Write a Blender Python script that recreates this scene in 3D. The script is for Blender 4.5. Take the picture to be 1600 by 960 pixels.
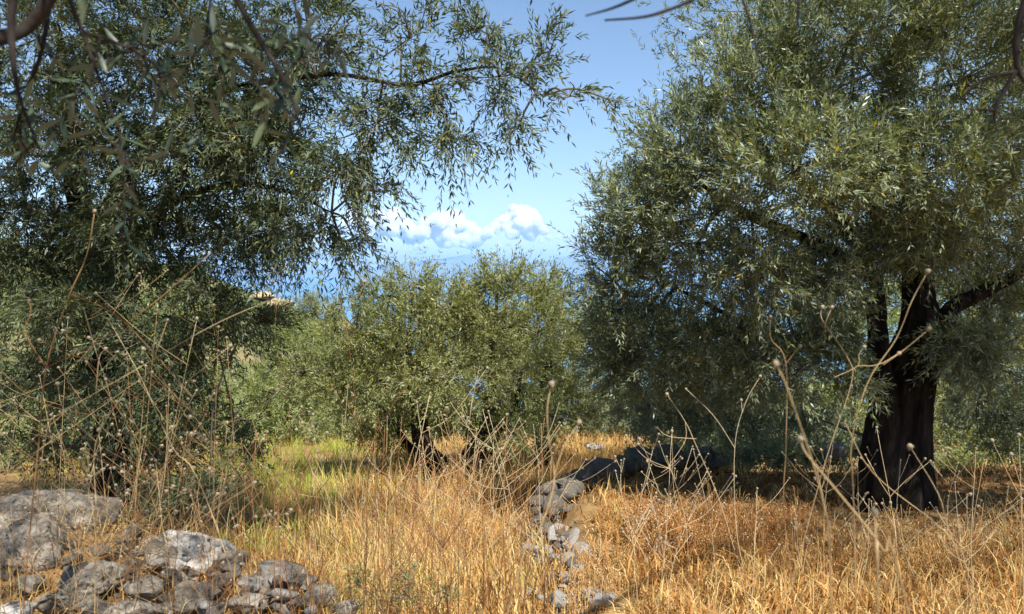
import bpy, math, random
import numpy as np
from mathutils import Vector, Matrix

for o in list(bpy.data.objects):
    bpy.data.objects.remove(o)
SC = bpy.context.scene
COL = SC.collection
rnd = random.Random(11)
R = np.random.default_rng(5)

# ------------------------------------------------------------------ camera
F = 1232.0                      # focal length in pixels of the 1600 px wide photograph
PITCH = math.radians(-2.46)
CAM = Vector((0.0, 0.0, 1.55))
cd = bpy.data.cameras.new('camera')
cam = bpy.data.objects.new('camera', cd)
COL.objects.link(cam)
cam.location = CAM
cam.rotation_euler = (math.radians(90) + PITCH, 0, 0)
cd.sensor_width = 36.0
cd.lens = 36.0 * F / 1600.0
cd.clip_start = 0.05
cd.clip_end = 200000
cd.dof.use_dof = True
cd.dof.focus_distance = 6.0
cd.dof.aperture_fstop = 5.6
SC.camera = cam

# ------------------------------------------------------------------ light
SUN_EL, SUN_AZ = math.radians(52), math.radians(152)       # azimuth from +Y towards +X
sd = Vector((math.sin(SUN_AZ) * math.cos(SUN_EL), math.cos(SUN_AZ) * math.cos(SUN_EL), math.sin(SUN_EL)))
W = bpy.data.worlds.new('World')
SC.world = W
W.use_nodes = True
nt = W.node_tree
bg = nt.nodes['Background']
sky = nt.nodes.new('ShaderNodeTexSky')
sky.sky_type = 'NISHITA'
sky.sun_disc = False
sky.sun_elevation = SUN_EL
sky.sun_rotation = SUN_AZ
sky.altitude = 600
sky.air_density = 1.0
sky.dust_density = 0.1
sky.ozone_density = 1.9
nt.links.new(sky.outputs[0], bg.inputs[0])
bg.inputs[1].default_value = 0.076
sl = bpy.data.lights.new('sun', 'SUN')
sl.energy = 5.0
sl.angle = math.radians(0.53)
sl.color = (1.0, 0.955, 0.88)
so = bpy.data.objects.new('sun', sl)
COL.objects.link(so)
so.location = sd * 50
so.rotation_euler = (-sd).to_track_quat('-Z', 'Y').to_euler()
SC.view_settings.view_transform = 'Standard'
SC.view_settings.look = 'None'
SC.view_settings.gamma = 1
SC.view_settings.exposure = 1.1
SC.cycles.max_bounces = 12
SC.cycles.diffuse_bounces = 3
SC.cycles.glossy_bounces = 2
SC.cycles.transmission_bounces = 4
SC.cycles.transparent_max_bounces = 24
SC.cycles.volume_bounces = 10
SC.cycles.sample_clamp_indirect = 4
SC.cycles.use_denoising = True

# ------------------------------------------------------------------ helpers
_fw = Vector((0, math.cos(PITCH), math.sin(PITCH)))
_up = Vector((0, -math.sin(PITCH), math.cos(PITCH)))


def at(px, py, d):
    """The point at distance d in front of the camera that lies towards a pixel of the photograph."""
    v = _fw + Vector((1, 0, 0)) * ((px - 800) / F) + _up * ((480 - py) / F)
    return CAM + v * (d / v.y)


def tag(o, label=None, cat=None, group=None, kind=None):
    if label: o['label'] = label
    if cat: o['category'] = cat
    if group: o['group'] = group
    if kind: o['kind'] = kind
    return o


def empty(name, loc, label=None, cat=None, group=None):
    o = bpy.data.objects.new(name, None)
    o.empty_display_size = 0.1
    COL.objects.link(o)
    o.location = loc
    return tag(o, label, cat, group)


def mesh_data(name, verts, faces, attrs=None, smooth=False, cols=None):
    """verts (N,3); faces: list of (M,k) integer arrays; attrs: {name: per-vertex floats}"""
    me = bpy.data.meshes.new(name)
    verts = np.asarray(verts, dtype=np.float32).reshape(-1, 3)
    faces = [np.asarray(f, dtype=np.int32) for f in faces if len(f)]
    me.vertices.add(len(verts))
    me.vertices.foreach_set('co', verts.ravel())
    nl = sum(f.size for f in faces)
    npoly = sum(len(f) for f in faces)
    me.loops.add(nl)
    me.loops.foreach_set('vertex_index', np.concatenate([f.ravel() for f in faces]))
    me.polygons.add(npoly)
    tot = np.concatenate([np.full(len(f), f.shape[1], np.int32) for f in faces])
    start = np.concatenate([[0], np.cumsum(tot)[:-1]]).astype(np.int32)
    me.polygons.foreach_set('loop_start', start)
    me.polygons.foreach_set('loop_total', tot)
    if smooth:
        me.polygons.foreach_set('use_smooth', np.ones(npoly, dtype=bool))
    for k, v in (attrs or {}).items():
        a = me.attributes.new(k, 'FLOAT', 'POINT')
        a.data.foreach_set('value', np.asarray(v, dtype=np.float32))
    me.update(calc_edges=True)
    return me


def link(name, me, mat=None, parent=None, loc=None):
    if mat is not None and not me.materials:
        me.materials.append(mat)
    o = bpy.data.objects.new(name, me)
    COL.objects.link(o)
    if parent is not None:
        o.parent = parent
    if loc is not None:
        o.location = loc
    return o


class MB:
    """Collects pieces into one mesh."""
    def __init__(s):
        s.v, s.f, s.n, s.a = [], {}, 0, []

    def add(s, v, f, a=0.0):
        v = np.asarray(v, dtype=np.float64).reshape(-1, 3)
        for q in f:
            q = np.asarray(q, dtype=np.int64)
            if len(q):
                s.f.setdefault(q.shape[1], []).append(q + s.n)
        s.v.append(v)
        s.a.append(np.broadcast_to(np.asarray(a, dtype=np.float64), (len(v),)))
        s.n += len(v)

    def data(s, name, smooth=False, off=None):
        v = np.concatenate(s.v)
        if off is not None:
            v = v - np.asarray(off)
        return mesh_data(name, v, [np.concatenate(q) for q in s.f.values()], {'tint': np.concatenate(s.a)}, smooth)


def unit(v):
    return v / np.maximum(np.linalg.norm(v, axis=-1, keepdims=True), 1e-9)


def wave(p, scale, seed, octaves=3):
    """Smooth pseudo-noise in about -1..1 for an (N,3) array."""
    g = np.random.default_rng(seed)
    p = np.asarray(p, dtype=np.float64)
    out = np.zeros(len(p))
    amp, tot = 1.0, 0.0
    for k in range(octaves):
        for j in range(4):
            w = g.normal(size=3) * scale * 2.0 ** k
            w2 = g.normal(size=3) * scale * 2.0 ** k
            out += amp * 0.35 * np.sin(p @ w + g.uniform(0, 6.28) + 1.3 * np.sin(p @ w2 + g.uniform(0, 6.28)))
        tot += amp
        amp *= 0.5
    return out / tot


def smooth_line(pts, per=6):
    """Catmull-Rom through the points."""
    p = np.asarray([list(q) for q in pts], dtype=np.float64)
    if len(p) < 3:
        t = np.linspace(0, 1, per + 1)[:, None]
        return p[0] * (1 - t) + p[-1] * t
    e = np.vstack([2 * p[0] - p[1], p, 2 * p[-1] - p[-2]])
    out = []
    for i in range(1, len(e) - 2):
        t = np.linspace(0, 1, per, endpoint=False)[:, None]
        a, b, c, d = e[i - 1], e[i], e[i + 1], e[i + 2]
        out.append(0.5 * ((2 * b) + (c - a) * t + (2 * a - 5 * b + 4 * c - d) * t ** 2 + (3 * b - a - 3 * c + d) * t ** 3))
    out.append(e[-2][None])
    return np.concatenate(out)


def tube(line, rad, sides=6, rough=0.0, seed=0, cap=True):
    """A tube along a polyline; rad one number per point."""
    p = np.asarray(line, dtype=np.float64)
    n = len(p)
    rad = np.broadcast_to(np.asarray(rad, dtype=np.float64), (n,))
    t = unit(np.gradient(p, axis=0))
    ref = np.array([0.0, 0.0, 1.0]) if abs(t[0][2]) < 0.9 else np.array([1.0, 0.0, 0.0])
    u = np.zeros_like(p)
    a = unit(np.cross(t[0], ref))
    for i in range(n):
        a = a - t[i] * (a @ t[i])
        a = a / max(np.linalg.norm(a), 1e-9)
        u[i] = a
    w = np.cross(t, u)
    ang = np.linspace(0, 2 * math.pi, sides, endpoint=False)
    ring = (u[:, None, :] * np.cos(ang)[None, :, None] + w[:, None, :] * np.sin(ang)[None, :, None])
    rr = rad[:, None] * np.ones((1, sides))
    if rough:
        q = (p[:, None, :] * np.array([1, 1, 0.35]) + ring * rad[:, None, None] * 1.0).reshape(-1, 3)
        rr = rr * (1 + rough * wave(q, 5.0, seed, 4).reshape(n, sides) + rough * 0.6 * wave(q * np.array([4, 4, .6]), 9.0, seed + 1, 2).reshape(n, sides))
    v = (p[:, None, :] + ring * rr[:, :, None]).reshape(-1, 3)
    i = np.arange(n - 1)[:, None] * sides
    j = np.arange(sides)[None, :]
    k = (j + 1) % sides
    f = np.stack([i + j, i + k, i + sides + k, i + sides + j], axis=-1).reshape(-1, 4)
    fs = [f]
    if cap:
        v = np.vstack([v, p[-1][None] + t[-1] * rad[-1] * 0.6])
        c = len(v) - 1
        b = (n - 1) * sides
        jj = np.arange(sides)
        fs.append(np.stack([b + jj, b + (jj + 1) % sides, np.full(sides, c)], axis=-1))
    return v, fs


def ico(sub):
    import bmesh
    bm = bmesh.new()
    bmesh.ops.create_icosphere(bm, subdivisions=sub, radius=1.0)
    v = np.array([x.co[:] for x in bm.verts])
    f = np.array([[x.index for x in q.verts] for q in bm.faces])
    bm.free()
    return v, f


ICO = {k: ico(k) for k in (1, 2, 3, 4, 5)}


# ------------------------------------------------------------------ materials
def new_mat(name):
    m = bpy.data.materials.new(name)
    m.use_nodes = True
    t = m.node_tree
    t.nodes.clear()
    out = t.nodes.new('ShaderNodeOutputMaterial')
    return m, t, out


def N(t, kind, **kw):
    n = t.nodes.new(kind)
    for k, v in kw.items():
        if k.startswith('_'):
            setattr(n, k[1:], v)
        else:
            n.inputs[k.replace('__', ' ')].default_value = v
    return n


def ramp(t, fac, stops, interp='LINEAR'):
    r = t.nodes.new('ShaderNodeValToRGB')
    r.color_ramp.interpolation = interp
    e = r.color_ramp.elements
    while len(e) < len(stops):
        e.new(0.5)
    for q, (p, c) in zip(e, stops):
        q.position = p
        q.color = (*c, 1)
    t.links.new(fac, r.inputs[0])
    return r


def leaf_mat(name, stops, under, translucent=0.25, rough=0.42):
    m, t, out = new_mat(name)
    L = t.links
    at_ = N(t, 'ShaderNodeAttribute', _attribute_name='tint')
    up = ramp(t, at_.outputs['Fac'], stops)
    geo = t.nodes.new('ShaderNodeNewGeometry')
    mx = t.nodes.new('ShaderNodeMix'); mx.data_type = 'RGBA'
    mu = t.nodes.new('ShaderNodeMix'); mu.data_type = 'RGBA'
    mu.inputs[0].default_value = 0.6
    L.new(up.outputs[0], mu.inputs[6]); mu.inputs[7].default_value = (*under, 1)
    L.new(geo.outputs['Backfacing'], mx.inputs[0])
    L.new(up.outputs[0], mx.inputs[6]); L.new(mu.outputs[2], mx.inputs[7])
    b = N(t, 'ShaderNodeBsdfPrincipled', Roughness=rough)
    b.inputs['Specular IOR Level'].default_value = 0.32
    L.new(mx.outputs[2], b.inputs['Base Color'])
    tr = t.nodes.new('ShaderNodeBsdfTranslucent')
    hs = N(t, 'ShaderNodeHueSaturation', Saturation=1.25, Value=1.5)
    hs.inputs['Hue'].default_value = 0.485
    L.new(up.outputs[0], hs.inputs['Color']); L.new(hs.outputs[0], tr.inputs[0])
    ms = t.nodes.new('ShaderNodeMixShader'); ms.inputs[0].default_value = translucent
    L.new(b.outputs[0], ms.inputs[1]); L.new(tr.outputs[0], ms.inputs[2])
    L.new(ms.outputs[0], out.inputs[0])
    return m


def tint_mat(name, stops, rough=0.8, translucent=0.0, spec=0.2):
    m, t, out = new_mat(name)
    L = t.links
    at_ = N(t, 'ShaderNodeAttribute', _attribute_name='tint')
    up = ramp(t, at_.outputs['Fac'], stops)
    b = N(t, 'ShaderNodeBsdfPrincipled', Roughness=rough)
    b.inputs['Specular IOR Level'].default_value = spec
    L.new(up.outputs[0], b.inputs['Base Color'])
    if translucent:
        tr = t.nodes.new('ShaderNodeBsdfTranslucent')
        L.new(up.outputs[0], tr.inputs[0])
        ms = t.nodes.new('ShaderNodeMixShader'); ms.inputs[0].default_value = translucent
        L.new(b.outputs[0], ms.inputs[1]); L.new(tr.outputs[0], ms.inputs[2])
        L.new(ms.outputs[0], out.inputs[0])
    else:
        L.new(b.outputs[0], out.inputs[0])
    return m


def noise_mat(name, stops, scale=4.0, rough=0.9, bump=0.3, stretch=(1, 1, 1), detail=8, second=None, dist=0.02):
    m, t, out = new_mat(name)
    L = t.links
    tc = t.nodes.new('ShaderNodeTexCoord')
    mp = N(t, 'ShaderNodeMapping'); mp.inputs['Scale'].default_value = stretch
    L.new(tc.outputs['Object'], mp.inputs[0])
    oi = t.nodes.new('ShaderNodeObjectInfo')
    ad = t.nodes.new('ShaderNodeVectorMath'); ad.operation = 'ADD'
    sc_ = t.nodes.new('ShaderNodeVectorMath'); sc_.operation = 'SCALE'
    L.new(oi.outputs['Random'], sc_.inputs[0]); sc_.inputs['Scale'].default_value = 31.0
    L.new(mp.outputs[0], ad.inputs[0]); L.new(sc_.outputs[0], ad.inputs[1])
    n = N(t, 'ShaderNodeTexNoise', Scale=scale, Detail=detail, Roughness=0.65)
    L.new(ad.outputs[0], n.inputs['Vector'])
    c = ramp(t, n.outputs[0], stops)
    col = c.outputs[0]
    if second:
        n2 = N(t, 'ShaderNodeTexNoise', Scale=second[0], Detail=4, Roughness=0.7)
        L.new(ad.outputs[0], n2.inputs['Vector'])
        r2 = ramp(t, n2.outputs[0], [(second[1], (0, 0, 0)), (second[2], (1, 1, 1))])
        mx = t.nodes.new('ShaderNodeMix'); mx.data_type = 'RGBA'
        L.new(r2.outputs[0], mx.inputs[0]); L.new(col, mx.inputs[6]); mx.inputs[7].default_value = (*second[3], 1)
        col = mx.outputs[2]
    b = N(t, 'ShaderNodeBsdfPrincipled', Roughness=rough)
    b.inputs['Specular IOR Level'].default_value = 0.15
    L.new(col, b.inputs['Base Color'])
    bp = N(t, 'ShaderNodeBump', Strength=bump, Distance=dist)
    n3 = N(t, 'ShaderNodeTexNoise', Scale=scale * 3.1, Detail=8, Roughness=0.7)
    L.new(ad.outputs[0], n3.inputs['Vector'])
    L.new(n3.outputs[0], bp.inputs['Height'])
    L.new(bp.outputs[0], b.inputs['Normal'])
    L.new(b.outputs[0], out.inputs[0])
    return m


YEL = (0.42, 0.34, 0.04)
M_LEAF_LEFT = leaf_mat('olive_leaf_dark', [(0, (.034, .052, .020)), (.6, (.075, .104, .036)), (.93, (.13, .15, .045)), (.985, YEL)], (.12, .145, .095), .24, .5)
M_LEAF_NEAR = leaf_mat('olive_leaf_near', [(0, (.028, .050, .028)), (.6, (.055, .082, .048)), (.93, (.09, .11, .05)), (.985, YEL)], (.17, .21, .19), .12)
M_LEAF_RIGHT = leaf_mat('olive_leaf_silver', [(0, (.085, .112, .050)), (.6, (.195, .230, .105)), (.94, (.29, .31, .11)), (.985, YEL)], (.24, .27, .20), .28, .38)
M_LEAF_MID = leaf_mat('olive_leaf_fresh', [(0, (.11, .132, .042)), (.6, (.235, .250, .080)), (.95, (.31, .31, .085)), (.99, YEL)], (.23, .25, .13), .32)
M_LEAF_BRIGHT = leaf_mat('olive_leaf_bright', [(0, (.11, .15, .035)), (.6, (.205, .250, .062)), (.95, (.30, .31, .07)), (.99, YEL)], (.24, .27, .15), .3)
M_TWIG = tint_mat('twig_bark', [(0, (.10, .085, .06)), (1, (.22, .19, .14))], .85)
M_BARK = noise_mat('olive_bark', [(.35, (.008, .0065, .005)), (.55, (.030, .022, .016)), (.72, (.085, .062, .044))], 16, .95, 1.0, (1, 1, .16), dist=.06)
M_BARK_DARK = noise_mat('dark_branch_bark', [(.3, (.014, .011, .010)), (.7, (.05, .04, .035))], 20, .9, .5, (1, 1, .4), dist=.01)
M_STONE = noise_mat('limestone', [(.30, (.085, .072, .056)), (.46, (.21, .185, .152)), (.58, (.33, .285, .225)), (.70, (.45, .405, .34))], 15, .97, .9, second=(42, .55, .62, (.10, .088, .070)), dist=.025)
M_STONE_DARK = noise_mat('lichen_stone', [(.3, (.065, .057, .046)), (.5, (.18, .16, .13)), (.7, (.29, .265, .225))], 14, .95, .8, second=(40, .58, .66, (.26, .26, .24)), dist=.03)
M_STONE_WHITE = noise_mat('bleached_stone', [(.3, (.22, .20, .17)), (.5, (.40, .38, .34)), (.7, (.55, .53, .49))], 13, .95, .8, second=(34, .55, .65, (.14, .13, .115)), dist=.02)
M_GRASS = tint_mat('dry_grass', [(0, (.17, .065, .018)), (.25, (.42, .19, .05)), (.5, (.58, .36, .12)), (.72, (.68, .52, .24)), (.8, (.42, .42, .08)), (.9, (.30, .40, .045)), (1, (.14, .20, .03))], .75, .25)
M_STALK = tint_mat('dry_stalk', [(0, (.085, .040, .022)), (.3, (.22, .105, .045)), (.6, (.42, .30, .15)), (1, (.58, .49, .33))], .7)
M_BRUSH = tint_mat('dry_brush', [(0, (.20, .075, .022)), (.3, (.36, .16, .045)), (.6, (.50, .30, .11)), (1, (.60, .50, .34))], .7)
M_HEAD = noise_mat('seed_head', [(.3, (.16, .12, .08)), (.6, (.34, .28, .19)), (.8, (.50, .43, .33))], 90, .9, .5, dist=.003)


# ------------------------------------------------------------------ ground shape
def wall_y(x):
    return np.interp(x, [.35, 1.05, 1.4, 2.8, 6, 20], [5.6, 6.5, 6.8, 7.1, 7.4, 8.2])


def sig(t):
    return 1 / (1 + np.exp(-np.clip(t, -40, 40)))


def height(x, y):
    x = np.asarray(x, dtype=np.float64); y = np.asarray(y, dtype=np.float64)
    low = -0.11 * np.clip(y - 2, 0, 12)
    up = sig((x - .30) / .06) * sig((wall_y(x) - y) / (.08 + .5 * np.clip(x - 1.1, 0, 1)))
    z = low * (1 - up)
    z = z + .40 * np.exp(-((x + 2.25) / 1.1) ** 2 - ((y - 4.1) / .75) ** 2)
    z = z + .03 * np.sin(x * 2.1 + 1) * np.sin(y * 1.7) + .015 * np.sin(x * 5.3) * np.sin(y * 4.9 + 2)
    far = np.clip(y - 14, 0, None)
    z = z - .25 * far - .06 * np.clip(far - 400, 0, None)
    xa = x * 100 / np.maximum(y, 10)
    crest = np.interp(xa, [-120, -60, -32, -19, -10, 0, 60], [10, 5.5, -.9, -5.4, -14, -30, -90])
    r = np.sqrt(x * x + y * y)
    f = np.exp(-((np.clip(y, 1, None) - 100) / 34.) ** 2) * (y > 14)
    spur = np.maximum(crest * y / 100 + 0 * r, z)
    z = z * (1 - f) + spur * f
    z = z + f * 1.0 * np.sin(x * .21 + 1) * np.sin(y * .17)
    return z


def gz(x, y):
    return float(height(x, y))


# polar sheet round the camera
ra = np.concatenate([[0.0], np.geomspace(.3, 2600, 150)])
th = np.concatenate([np.linspace(-180, -62, 40, endpoint=False), np.linspace(-62, 62, 220, endpoint=False), np.linspace(62, 180, 40)]) * math.pi / 180
rr, tt = np.meshgrid(ra, th, indexing='ij')
gx, gy = rr * np.sin(tt), rr * np.cos(tt)
gv = np.stack([gx, gy, height(gx, gy)], -1).reshape(-1, 3)
nr, na = rr.shape
ii = np.arange(nr - 1)[:, None] * na; jj = np.arange(na - 1)[None, :]
gf = np.stack([ii + jj, ii + na + jj, ii + na + jj + 1, ii + jj + 1], -1).reshape(-1, 4)


def ground_material():
    m, t, out = new_mat('dry_earth')
    L = t.links
    geo = t.nodes.new('ShaderNodeNewGeometry')
    n1 = N(t, 'ShaderNodeTexNoise', Scale=1.6, Detail=9, Roughness=.7)
    n2 = N(t, 'ShaderNodeTexNoise', Scale=.09, Detail=8, Roughness=.65)
    L.new(geo.outputs['Position'], n1.inputs['Vector']); L.new(geo.outputs['Position'], n2.inputs['Vector'])
    near = ramp(t, n1.outputs[0], [(.3, (.11, .065, .03)), (.5, (.25, .155, .065)), (.7, (.36, .25, .11))])
    far = ramp(t, n2.outputs[0], [(.32, (.05, .065, .025)), (.5, (.09, .105, .04)), (.62, (.20, .16, .08)), (.75, (.36, .28, .17))])
    sp = t.nodes.new('ShaderNodeSeparateXYZ'); L.new(geo.outputs['Position'], sp.inputs[0])
    mr = N(t, 'ShaderNodeMapRange'); mr.inputs[1].default_value = 14; mr.inputs[2].default_value = 30
    L.new(sp.outputs['Y'], mr.inputs[0])
    mx = t.nodes.new('ShaderNodeMix'); mx.data_type = 'RGBA'
    L.new(mr.outputs[0], mx.inputs[0]); L.new(near.outputs[0], mx.inputs[6]); L.new(far.outputs[0], mx.inputs[7])
    b = N(t, 'ShaderNodeBsdfPrincipled', Roughness=.95)
    b.inputs['Specular IOR Level'].default_value = .1
    L.new(mx.outputs[2], b.inputs['Base Color'])
    bp = N(t, 'ShaderNodeBump', Strength=.6, Distance=.03)
    L.new(n1.outputs[0], bp.inputs['Height']); L.new(bp.outputs[0], b.inputs['Normal'])
    L.new(b.outputs[0], out.inputs[0])
    return m


tag(link('ground', mesh_data('ground', gv, [gf], smooth=True), ground_material()), kind='structure')

# sea
SEA = -150.0


def sea_material():
    m, t, out = new_mat('sea_water')
    L = t.links
    geo = t.nodes.new('ShaderNodeNewGeometry')
    n = N(t, 'ShaderNodeTexNoise', Scale=.03, Detail=6)
    L.new(geo.outputs['Position'], n.inputs['Vector'])
    bp = N(t, 'ShaderNodeBump', Strength=.35, Distance=2.0)
    L.new(n.outputs[0], bp.inputs['Height'])
    b = N(t, 'ShaderNodeBsdfPrincipled', Roughness=.35)
    b.inputs['Base Color'].default_value = (.09, .22, .38, 1)
    b.inputs['IOR'].default_value = 1.33
    L.new(bp.outputs[0], b.inputs['Normal'])
    L.new(b.outputs[0], out.inputs[0])
    return m


sr = np.array([0, 300, 1000, 2500, 6000, 15000, 30000, 50000.])
sth = np.linspace(-math.pi, math.pi, 65)
a1, a2 = np.meshgrid(sr, sth, indexing='ij')
sv = np.stack([a1 * np.sin(a2), a1 * np.cos(a2), np.full_like(a1, SEA)], -1).reshape(-1, 3)
ii = np.arange(len(sr) - 1)[:, None] * 65; jj = np.arange(64)[None, :]
sf = np.stack([ii + jj, ii + 65 + jj, ii + 65 + jj + 1, ii + jj + 1], -1).reshape(-1, 4)
tag(link('sea', mesh_data('sea', sv, [sf]), sea_material()), kind='structure')

# far coast mountains
M_MOUNT = noise_mat('mountain_slope', [(.35, (.08, .10, .06)), (.6, (.20, .18, .13))], .004, .95, .2, dist=60)


def mountain(px0, px1, d, peaks, seed):
    xs = np.linspace((px0 - 800) / F * d, (px1 - 800) / F * d, 120)
    prof = np.interp(xs * F / d + 800, [p[0] for p in peaks], [p[1] for p in peaks])
    top = (427 - prof) / F * d + CAM.z
    rows = np.linspace(-1, 1, 17)
    v = []
    for s in rows:
        z = SEA - 5 + (top - SEA) * (1 - abs(s)) ** 1.15
        p = np.stack([xs, np.full_like(xs, d + s * 2600), z], -1)
        p[:, 2] += 45 * (1 - abs(s)) * wave(p, .0016, seed)
        v.append(p)
    v = np.concatenate(v); n = len(xs)
    ii = np.arange(16)[:, None] * n; jj = np.arange(n - 1)[None, :]
    f = np.stack([ii + jj, ii + jj + 1, ii + n + jj + 1, ii + n + jj], -1).reshape(-1, 4)
    return tag(link('mountain', mesh_data('mountain', v, [f], smooth=True), M_MOUNT), kind='structure')


mountain(520, 830, 34000, [(520, 428), (600, 415), (650, 408), (690, 404), (735, 397), (760, 402), (790, 412), (830, 428)], 3)
mountain(740, 1250, 38000, [(740, 428), (800, 414), (860, 406), (880, 401), (910, 405), (1000, 398), (1150, 405), (1250, 428)], 4)
mountain(-300, 640, 42000, [(-300, 420), (0, 405), (200, 412), (400, 414), (560, 420), (640, 428)], 5)


# ------------------------------------------------------------------ clouds
def cloud_material():
    m, t, out = new_mat('cloud_vapour')
    v = t.nodes.new('ShaderNodeVolumePrincipled')
    v.inputs['Color'].default_value = (1, 1, 1, 1)
    v.inputs['Density'].default_value = .012
    v.inputs['Anisotropy'].default_value = .25
    t.links.new(v.outputs[0], out.inputs['Volume'])
    return m


M_CLOUD = cloud_material()


def cloud(lumps, d, seed, label):
    """lumps: (px, py, radius in px) of the main billows; each grows smaller billows on its upper side."""
    g = np.random.default_rng(seed)
    mb = MB()
    c0 = at(sum(l[0] for l in lumps) / len(lumps), sum(l[1] for l in lumps) / len(lumps), d)
    v0, f0 = ICO[2]
    v1, f1 = ICO[1]

    def puff(c, r, big):
        v, f = (v0, f0) if big else (v1, f1)
        q = v * r * np.array([1, 1, .85])
        q = q * (1 + .16 * wave(v + c / r, 2.2, int(g.integers(1e6)), 3))[:, None]
        mb.add(q + c, [f])

    for px, py, r in lumps:
        c = np.array(at(px, py, d + g.uniform(-300, 300)))
        rm = r / F * d
        puff(c, rm, True)
        for k in range(10):
            n = unit(g.normal(size=3) + np.array([0, -.5, .45]))
            rk = rm * g.uniform(.35, .6)
            ck = c + n * rm * .8
            puff(ck, rk, True)
            for j in range(5):
                n2 = unit(g.normal(size=3) * .8 + n + np.array([0, -.2, .25]))
                puff(ck + n2 * rk * .85, rk * g.uniform(.3, .5), False)
    tmp = link('cloud', mb.data('cloud', True, c0))
    rm_ = tmp.modifiers.new('one_skin', 'REMESH')
    rm_.mode = 'VOXEL'
    rm_.voxel_size = 50.0
    me = bpy.data.meshes.new_from_object(tmp.evaluated_get(bpy.context.evaluated_depsgraph_get()))
    bpy.data.objects.remove(tmp)
    me.materials.clear()
    o = link('cloud', me, M_CLOUD, loc=c0)
    tag(o, label, 'cloud', 'cumulus clouds over the sea')


DC = 36000
cloud([(600, 352, 22), (618, 345, 16), (635, 362, 18), (575, 368, 22), (655, 366, 13), (550, 352, 20)], DC, 1,
      'white puffy cloud at the end of the bank nearest the dangling olive sprays')
cloud([(650, 372, 14), (745, 376, 12), (700, 374, 15), (668, 352, 17), (690, 346, 15), (712, 351, 18), (738, 362, 14), (690, 370, 16), (725, 378, 13), (762, 366, 10)], DC + 600, 2,
      'broad low white cloud in the middle of the bank above the faint mountain')
cloud([(800, 366, 12), (828, 368, 11), (806, 336, 15), (826, 338, 13), (790, 350, 13), (838, 350, 12), (775, 358, 10), (815, 355, 15), (850, 362, 8)], DC + 1000, 3,
      'tallest white cloud with a rounded head, nearest the big silver-green tree')
cloud([(650, 388, 6), (664, 386, 8), (640, 391, 5)], DC - 3000, 4, 'tiny low white puff beneath the cloud bank')
cloud([(700, 383, 6), (712, 380, 7), (726, 384, 5), (780, 384, 6), (795, 381, 5)], DC - 2500, 5, 'small ragged cloud fringe below the middle of the cloud bank')
cloud([(858, 372, 6), (872, 370, 5), (885, 373, 6), (845, 377, 5)], DC - 2000, 6, 'thin grey-white cloud streak beside the edge of the silver-green tree')


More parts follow.
